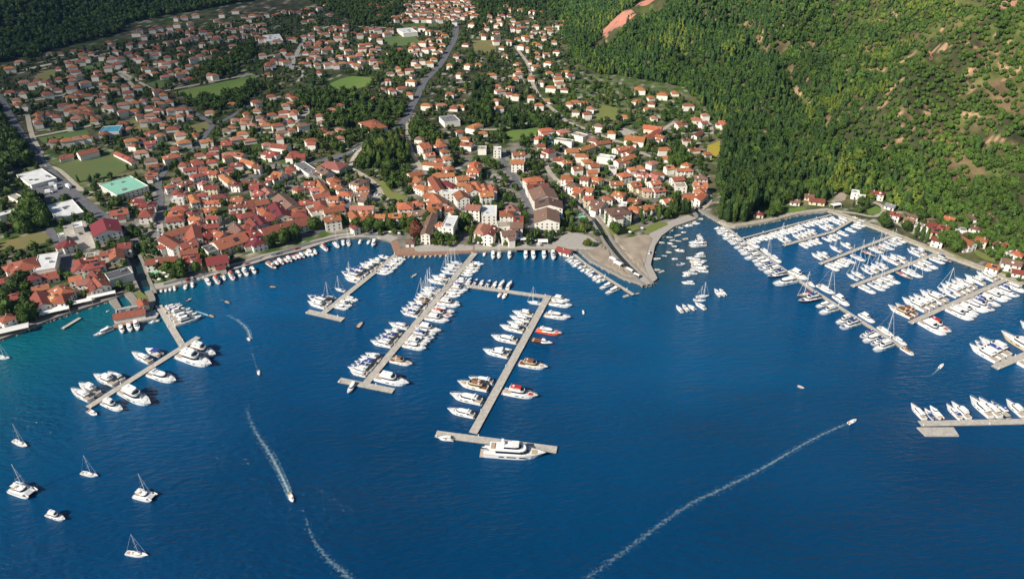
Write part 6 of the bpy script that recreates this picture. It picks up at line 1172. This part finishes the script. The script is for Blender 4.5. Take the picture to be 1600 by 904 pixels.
def mass(name, idx, label):
    Vs, Fs, Cs = [], [], []; nb = 0; by = {}
    for i in idx:
        t = TR_[i]; dist = size[i]; lod = FAR if dist > 9 else FARX
        by.setdefault((id(lod), t[5], int(TR.integers(5 if lod is FAR else 4))), []).append(i)
    for (lid, k, vi), L in by.items():
        Vn, Fn, Cn = (FAR if lid == id(FAR) else FARX)[k][vi]; n_ = len(L)
        A = np.array([TR_[i][:5] for i in L]); a = TR.uniform(0, 6.28, n_); ca, sa = np.cos(a), np.sin(a)
        P = np.empty((n_, len(Vn), 3)); P[:,:,0] = (ca[:,None]*Vn[None,:,0]-sa[:,None]*Vn[None,:,1])*A[:,4:5]+A[:,0:1]; P[:,:,1] = (sa[:,None]*Vn[None,:,0]+ca[:,None]*Vn[None,:,1])*A[:,4:5]+A[:,1:2]; P[:,:,2] = Vn[None,:,2]*A[:,3:4]+A[:,2:3]
        Vs.append(P.reshape(-1, 3)); Fs.append((Fn[None]+(np.arange(n_)*len(Vn))[:,None,None]+nb).reshape(-1, 3)); nb += n_*len(Vn)
        tb = np.array([np.array(TINT[TR_[i][6]])*TR_[i][7] for i in L]); Cs.append((tb[:,None,:]*Cn[None,:,None]).reshape(-1, 3))
    me = mesh_np(name, np.concatenate(Vs), np.concatenate(Fs), [M['foliage']], False); set_tint(me, np.concatenate(Cs)); tag(obj(name, me), label, name.replace('_', ' '), kind='stuff')
rest = [i for i in range(len(TR_)) if i not in single]
onh = _bil(DH, T_XY[:,0], T_XY[:,1]) > 0; onl = _bil(DL, T_XY[:,0], T_XY[:,1]) > 0
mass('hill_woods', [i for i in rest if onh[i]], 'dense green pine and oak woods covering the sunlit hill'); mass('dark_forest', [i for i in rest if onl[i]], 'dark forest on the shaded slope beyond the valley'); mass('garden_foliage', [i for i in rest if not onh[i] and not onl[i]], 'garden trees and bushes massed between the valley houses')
print('TREES', len(TR_), 'hill', int(onh.sum()), 'left', int(onl.sum()))

# ------------------------------------------------------------------ unseen cloudbanks set out of frame to shade the left of the scene
vm_ = bpy.data.materials.new('cloud vapour'); vm_.use_nodes = True; n = vm_.node_tree.nodes; l = vm_.node_tree.links; n.remove(n['Principled BSDF'])
pv = n.new('ShaderNodeVolumePrincipled'); pv.inputs['Color'].default_value = (1,1,1,1); pv.inputs['Density'].default_value = .0025; pv.inputs['Anisotropy'].default_value = .4; l.new(pv.outputs[0], n['Material Output'].inputs['Volume'])
def shade_cloud(gx_, gy_, rx, ry, rz, z, label, seed, ang=0):
    V0, F0 = ICO[3]; nn = (n3(V0+seed, 1.3)-.5)*.9+(n3(V0+seed, 3.1)-.5)*.35; P = V0*(1+nn)[:, None]*np.array([rx, ry, rz]); c, s_ = math.cos(ang), math.sin(ang)
    P = np.stack([P[:,0]*c-P[:,1]*s_, P[:,0]*s_+P[:,1]*c, P[:,2]], 1)
    k = (z-20)/S[2]; me = mesh_np('shade_cloud', P, F0, [vm_], True); o = obj('shade_cloud', me, loc=(gx_+S[0]*k, gy_+S[1]*k, z)); tag(o, label, 'shade_cloud', kind='stuff')
shade_cloud(-900, 1500, 700, 520, 120, 1150, 'broad thin unseen cloudbank placed to shade the dark forest', 3); 
shade_cloud(-640, 1000, 430, 330, 75, 1150.5, 'smaller thin unseen cloudbank placed to shade the upper valley', 5, .4)
# ------------------------------------------------------------------ air between the camera and the far valley
hb = bpy.data.materials.new('haze air'); hb.use_nodes = True; n = hb.node_tree.nodes; l = hb.node_tree.links; n.remove(n['Principled BSDF'])
pv = n.new('ShaderNodeVolumePrincipled'); pv.inputs['Color'].default_value = (.22,.47,1,1); pv.inputs['Density'].default_value = .000025; pv.inputs['Anisotropy'].default_value = .2; l.new(pv.outputs[0], n['Material Output'].inputs['Volume'])
HAZE = True
if HAZE:
    me = MB().box(-9600, 9600, -4600, 11600, -20, 900).mesh('haze', hb); tag(obj('haze', me), 'pale blue haze filling the air over the bay', 'haze', kind='stuff')
# ------------------------------------------------------------------ small things along the shore: pools, awnings, parasols, cars, lamps
def pool(px, lab):
    P = [G(u, v)[:2] for u, v in px]; A = sum((P[i][0]*P[(i+1) % len(P)][1]-P[(i+1) % len(P)][0]*P[i][1]) for i in range(len(P)))
    if A < 0: P = P[::-1]
    c = np.mean(P, 0); z = max(float(hz(p[0], p[1])) for p in P); Q = [(p[0]-c[0], p[1]-c[1]) for p in P]; O = [(q[0]*1.12, q[1]*1.12) for q in Q]
    root = obj('swimming_pool', None, loc=(c[0], c[1], z)); obj('surround', MB().slab(O, O, -2, .38).mesh('surround', M['path']), root); obj('water', MB().slab(Q, Q, .1, .46).mesh('water', M['pool']), root); tag(root, lab, 'swimming pool')
pool([(874,331),(880,330),(882,351),(875,352)], 'bright blue swimming pool beside the brown-roofed waterside halls'); pool([(1540,392),(1551,391),(1566,396),(1563,400),(1549,398)], 'turquoise curved swimming pool among the trees above the east shore')
pool([(850,216),(860,214),(864,226),(856,230)], 'blue-green pool in the courtyard of the white apartment crescent'); pool([(1441,362),(1447,362),(1448,367),(1442,367)], 'little turquoise pool in front of the white east shore house')
def awning(u, v, L, W, ang, lab, mat='awning', h=2.8):
    p = G(u, v); root = obj('awning', None, loc=(p[0], p[1], p[2]+.3), rot=(0, 0, R(ang)))
    obj('cloth', MB().slab([(-L/2,-W/2),(L/2,-W/2),(L/2,W/2),(-L/2,W/2)], [(-L/2,-W/2*.1),(L/2,-W/2*.1),(L/2,W/2*.1),(-L/2,W/2*.1)], h, h+.7).mesh('cloth', M[mat]), root)
    for x in (-L/2+.2, L/2-.2):
        for y in (-W/2+.2, W/2-.2): obj('post', APOST, root, (x, y, 0), scale=(1, 1, h))
    tag(root, lab, 'awning', 'cloth awnings along the waterfront')
APOST = MB().box(-.07, .07, -.07, .07, 0, 1).mesh('post', M['gel'])
for u, v, L, W, ang, lab in [(115,479,24,5,28,'long white awning on the west quay behind the stone jetty'),(84,491,20,5,28,'white awning on the west quay between the villas and the stone jetty'),(17,520,22,7,28,'white awning cut near the west edge of the west quay'),(160,466,18,4.5,28,'cream awning on the west quay beside the broad landing dock'),
  (455,373,10,5,20,'white terrace awning under the trees by the red excursion boats'),(805,377,14,5,2,'white restaurant awning nearest the street end of the terracotta promenade'),(822,378,9,4.5,2,'smaller white restaurant awning beside the street end'),(848,381,8,6,0,'square white pavilion awning between the street end and the red boat shed'),(787,374,9,4,2,'short white awning in front of the pink waterside house'),
  (958,409,6,4,-55,'uppermost white tent on the sandy spit'),(966,416,7,5,-50,'broad white tent in the middle of the sandy spit'),(984,426,6,3,-52,'narrow white tent near the tip of the sandy spit'),(995,434,5,2.6,-52,'white tent closest to the tip of the sandy spit'),(1305,324,9,5,20,'pale awning by the fork of the east shore path'),(1482,383,9,6,-30,'tan-white awning between the east shore houses')]: awning(u, v, L, W, ang, lab)
PAR = MB().slab([(1.5*math.cos(t), 1.5*math.sin(t)) for t in [k*math.pi/4 for k in range(8)]], [(.1*math.cos(t), .1*math.sin(t)) for t in [k*math.pi/4 for k in range(8)]], 2.1, 2.8).mesh('cloth', M['awning']); PPO = MB().tube((0,0,0),(0,0,2.2),.06).mesh('pole', M['alu'])
pl = []
for u, v in [(748,383),(753,383),(758,382),(764,383),(610,366),(616,366),(624,368),(552,362),(560,362),(1003,360),(984,366),(250,440),(262,436),(258,430),(266,432),(836,379),(842,385)]:
    p = G(u, v); o = obj('parasol', None, loc=(p[0], p[1], p[2]+.3)); obj('cloth', PAR, o); obj('pole', PPO, o); tag(o, cat='parasol', group='parasols along the waterfront'); pl.append((o, p[0], p[1], 'small white'))
rank_labels(pl, 'parasol')
# cars
CB = MB().slab([(-2.15,-.85),(2.15,-.85),(2.15,.85),(-2.15,.85)], [(-2.1,-.82),(2.0,-.8),(2.0,.8),(-2.1,.82)], .3, .85)
CC = MB().slab([(-1.6,-.78),(1.0,-.78),(1.0,.78),(-1.6,.78)], [(-1.2,-.62),(.4,-.62),(.4,.62),(-1.2,.62)], .851, 1.3); CR = MB().slab([(-1.2,-.63),(.4,-.63),(.4,.63),(-1.2,.63)], [(-1.15,-.58),(.35,-.58),(.35,.58),(-1.15,.58)], 1.301, 1.42)
WH = MB()
for x in (-1.35, 1.35):
    for y in (-.78, .78): WH.tube((x, y-.1, .32), (x, y+.1, .32), .32, n=8)
cabm, whm = CC.mesh('cabin_glass', M['bglass']), WH.mesh('wheels', M['rubber'])
CCOL = {}
for nm, c in [('white',(.75,.75,.74)),('silver',(.42,.43,.44)),('black',(.02,.02,.022)),('red',(.4,.02,.02)),('blue',(.03,.08,.3)),('grey',(.15,.15,.16))]:
    m = pm(nm+' car paint', c, .25); CCOL[nm] = (CB.mesh('body', m), CR.mesh('roof', m))
TB = MB().box(-3.4, 1.4, -1.2, 1.2, .9, 3.4).mesh('cargo_box', M['gel']); TC = MB().slab([(1.5,-1.15),(3.2,-1.15),(3.2,1.15),(1.5,1.15)], [(1.5,-1.1),(2.8,-1.1),(2.8,1.1),(1.5,1.1)], .5, 2.6).mesh('cab', M['gel'])
cars = []
def car(x, y, ang, col):
    z = float(hz(x, y))+.36; o = obj('parked_car', None, loc=(x, y, z), rot=(0, 0, ang)); obj('body', CCOL[col][0], o); obj('roof', CCOL[col][1], o); obj('cabin_glass', cabm, o); obj('wheel_set', whm, o); tag(o, cat='car', group='cars parked in town'); cars.append((o, x, y, 'parked '+col))
cr = random.Random(5); cn = list(CCOL)
def car_line(px, sp, across=0, prob=.8):
    P = resample([G(u, v)[:2] for u, v in px], sp)
    T = np.gradient(P, axis=0)
    for p, t in zip(P, T):
        if cr.random() < prob: car(p[0], p[1], math.atan2(t[1], t[0])+(math.pi/2 if across else 0)+cr.uniform(-.04, .04), cr.choice(cn+['white', 'silver', 'grey']))
car_line([(285,443),(318,435)], 3.0, 1); car_line([(330,430),(388,414)], 6, 0, .7); car_line([(405,406),(465,390)], 7, 0, .6); car_line([(846,370),(846,378)], 5, 0); car_line([(246,350),(249,375)], 6, 0, .8); car_line([(1322,338),(1350,346)], 6, 0, .7); car_line([(704,322),(706,334)], 3.2, 1, .9); car_line([(722,320),(725,334)], 3.2, 1, .8)
car_line([(955,395),(985,420)], 5, 0, .6); car_line([(1015,392),(1012,410)], 6, 0, .5); car_line([(580,300),(596,306)], 3.4, 1, .8); car_line([(1095,326),(1108,312)], 5, 0, .6); car_line([(106,372),(125,366)], 3.4, 1, .7); car_line([(50,300),(70,296)], 3.4, 1, .6); car_line([(60,306),(80,302)], 3.4, 1, .6); car_line([(520,253),(555,236)], 9, 0, .5); car_line([(30,205),(88,278)], 24, 0, .5)
rank_labels(cars, 'car')
for u, v, ang, lab in [(84,291,20,'white box lorry parked nearest the valley road in the truck yard'),(88,296,-60,'white box lorry parked across the middle of the truck yard'),(108,294,-35,'white box lorry by the rounded corner of the truck yard'),(78,302,10,'white box lorry at the seaward side of the truck yard')]:
    p = G(u, v); o = obj('lorry', None, loc=(p[0], p[1], p[2]+.3), rot=(0, 0, R(ang))); obj('cargo_box', TB, o); obj('cab', TC, o); obj('wheel_set', whm, o, scale=(1.9, 1.3, 1.5)); tag(o, lab, 'lorry')

# rocks at the waterline of the spit and the east shore
RV, RF, nbk = [], [], 0
V0, F0 = ICO[1]; rk = np.random.default_rng(9)
for i0, i1 in ((31, 44), (43, 60), (0, 9)):
    P = resample(CW[i0:i1], 1.6)
    for p in P:
        if rk.random() < .25: continue
        s = rk.uniform(.5, 1.3, 3)*np.array([1, 1, .6]); q = V0*(1+(n3(V0+rk.random()*50, 2.)-.5)*.9)[:, None]*s+np.array([p[0]+rk.normal(0, .7), p[1]-.9+rk.normal(0, .6), rk.uniform(-.2, .35)])
        RV.append(q); RF.append(F0+nbk); nbk += len(q)
tag(obj('shore_rocks', mesh_np('shore_rocks', np.concatenate(RV), np.concatenate(RF), [M['quay']])), 'grey rocks heaped at the waterline of the spit and east shore', 'rocks', kind='stuff')
for o in COL.objects:
    if o.parent is None and 'label' in o and len(o['label'].split()) > 16: print('LONG', o.name, o['label'])
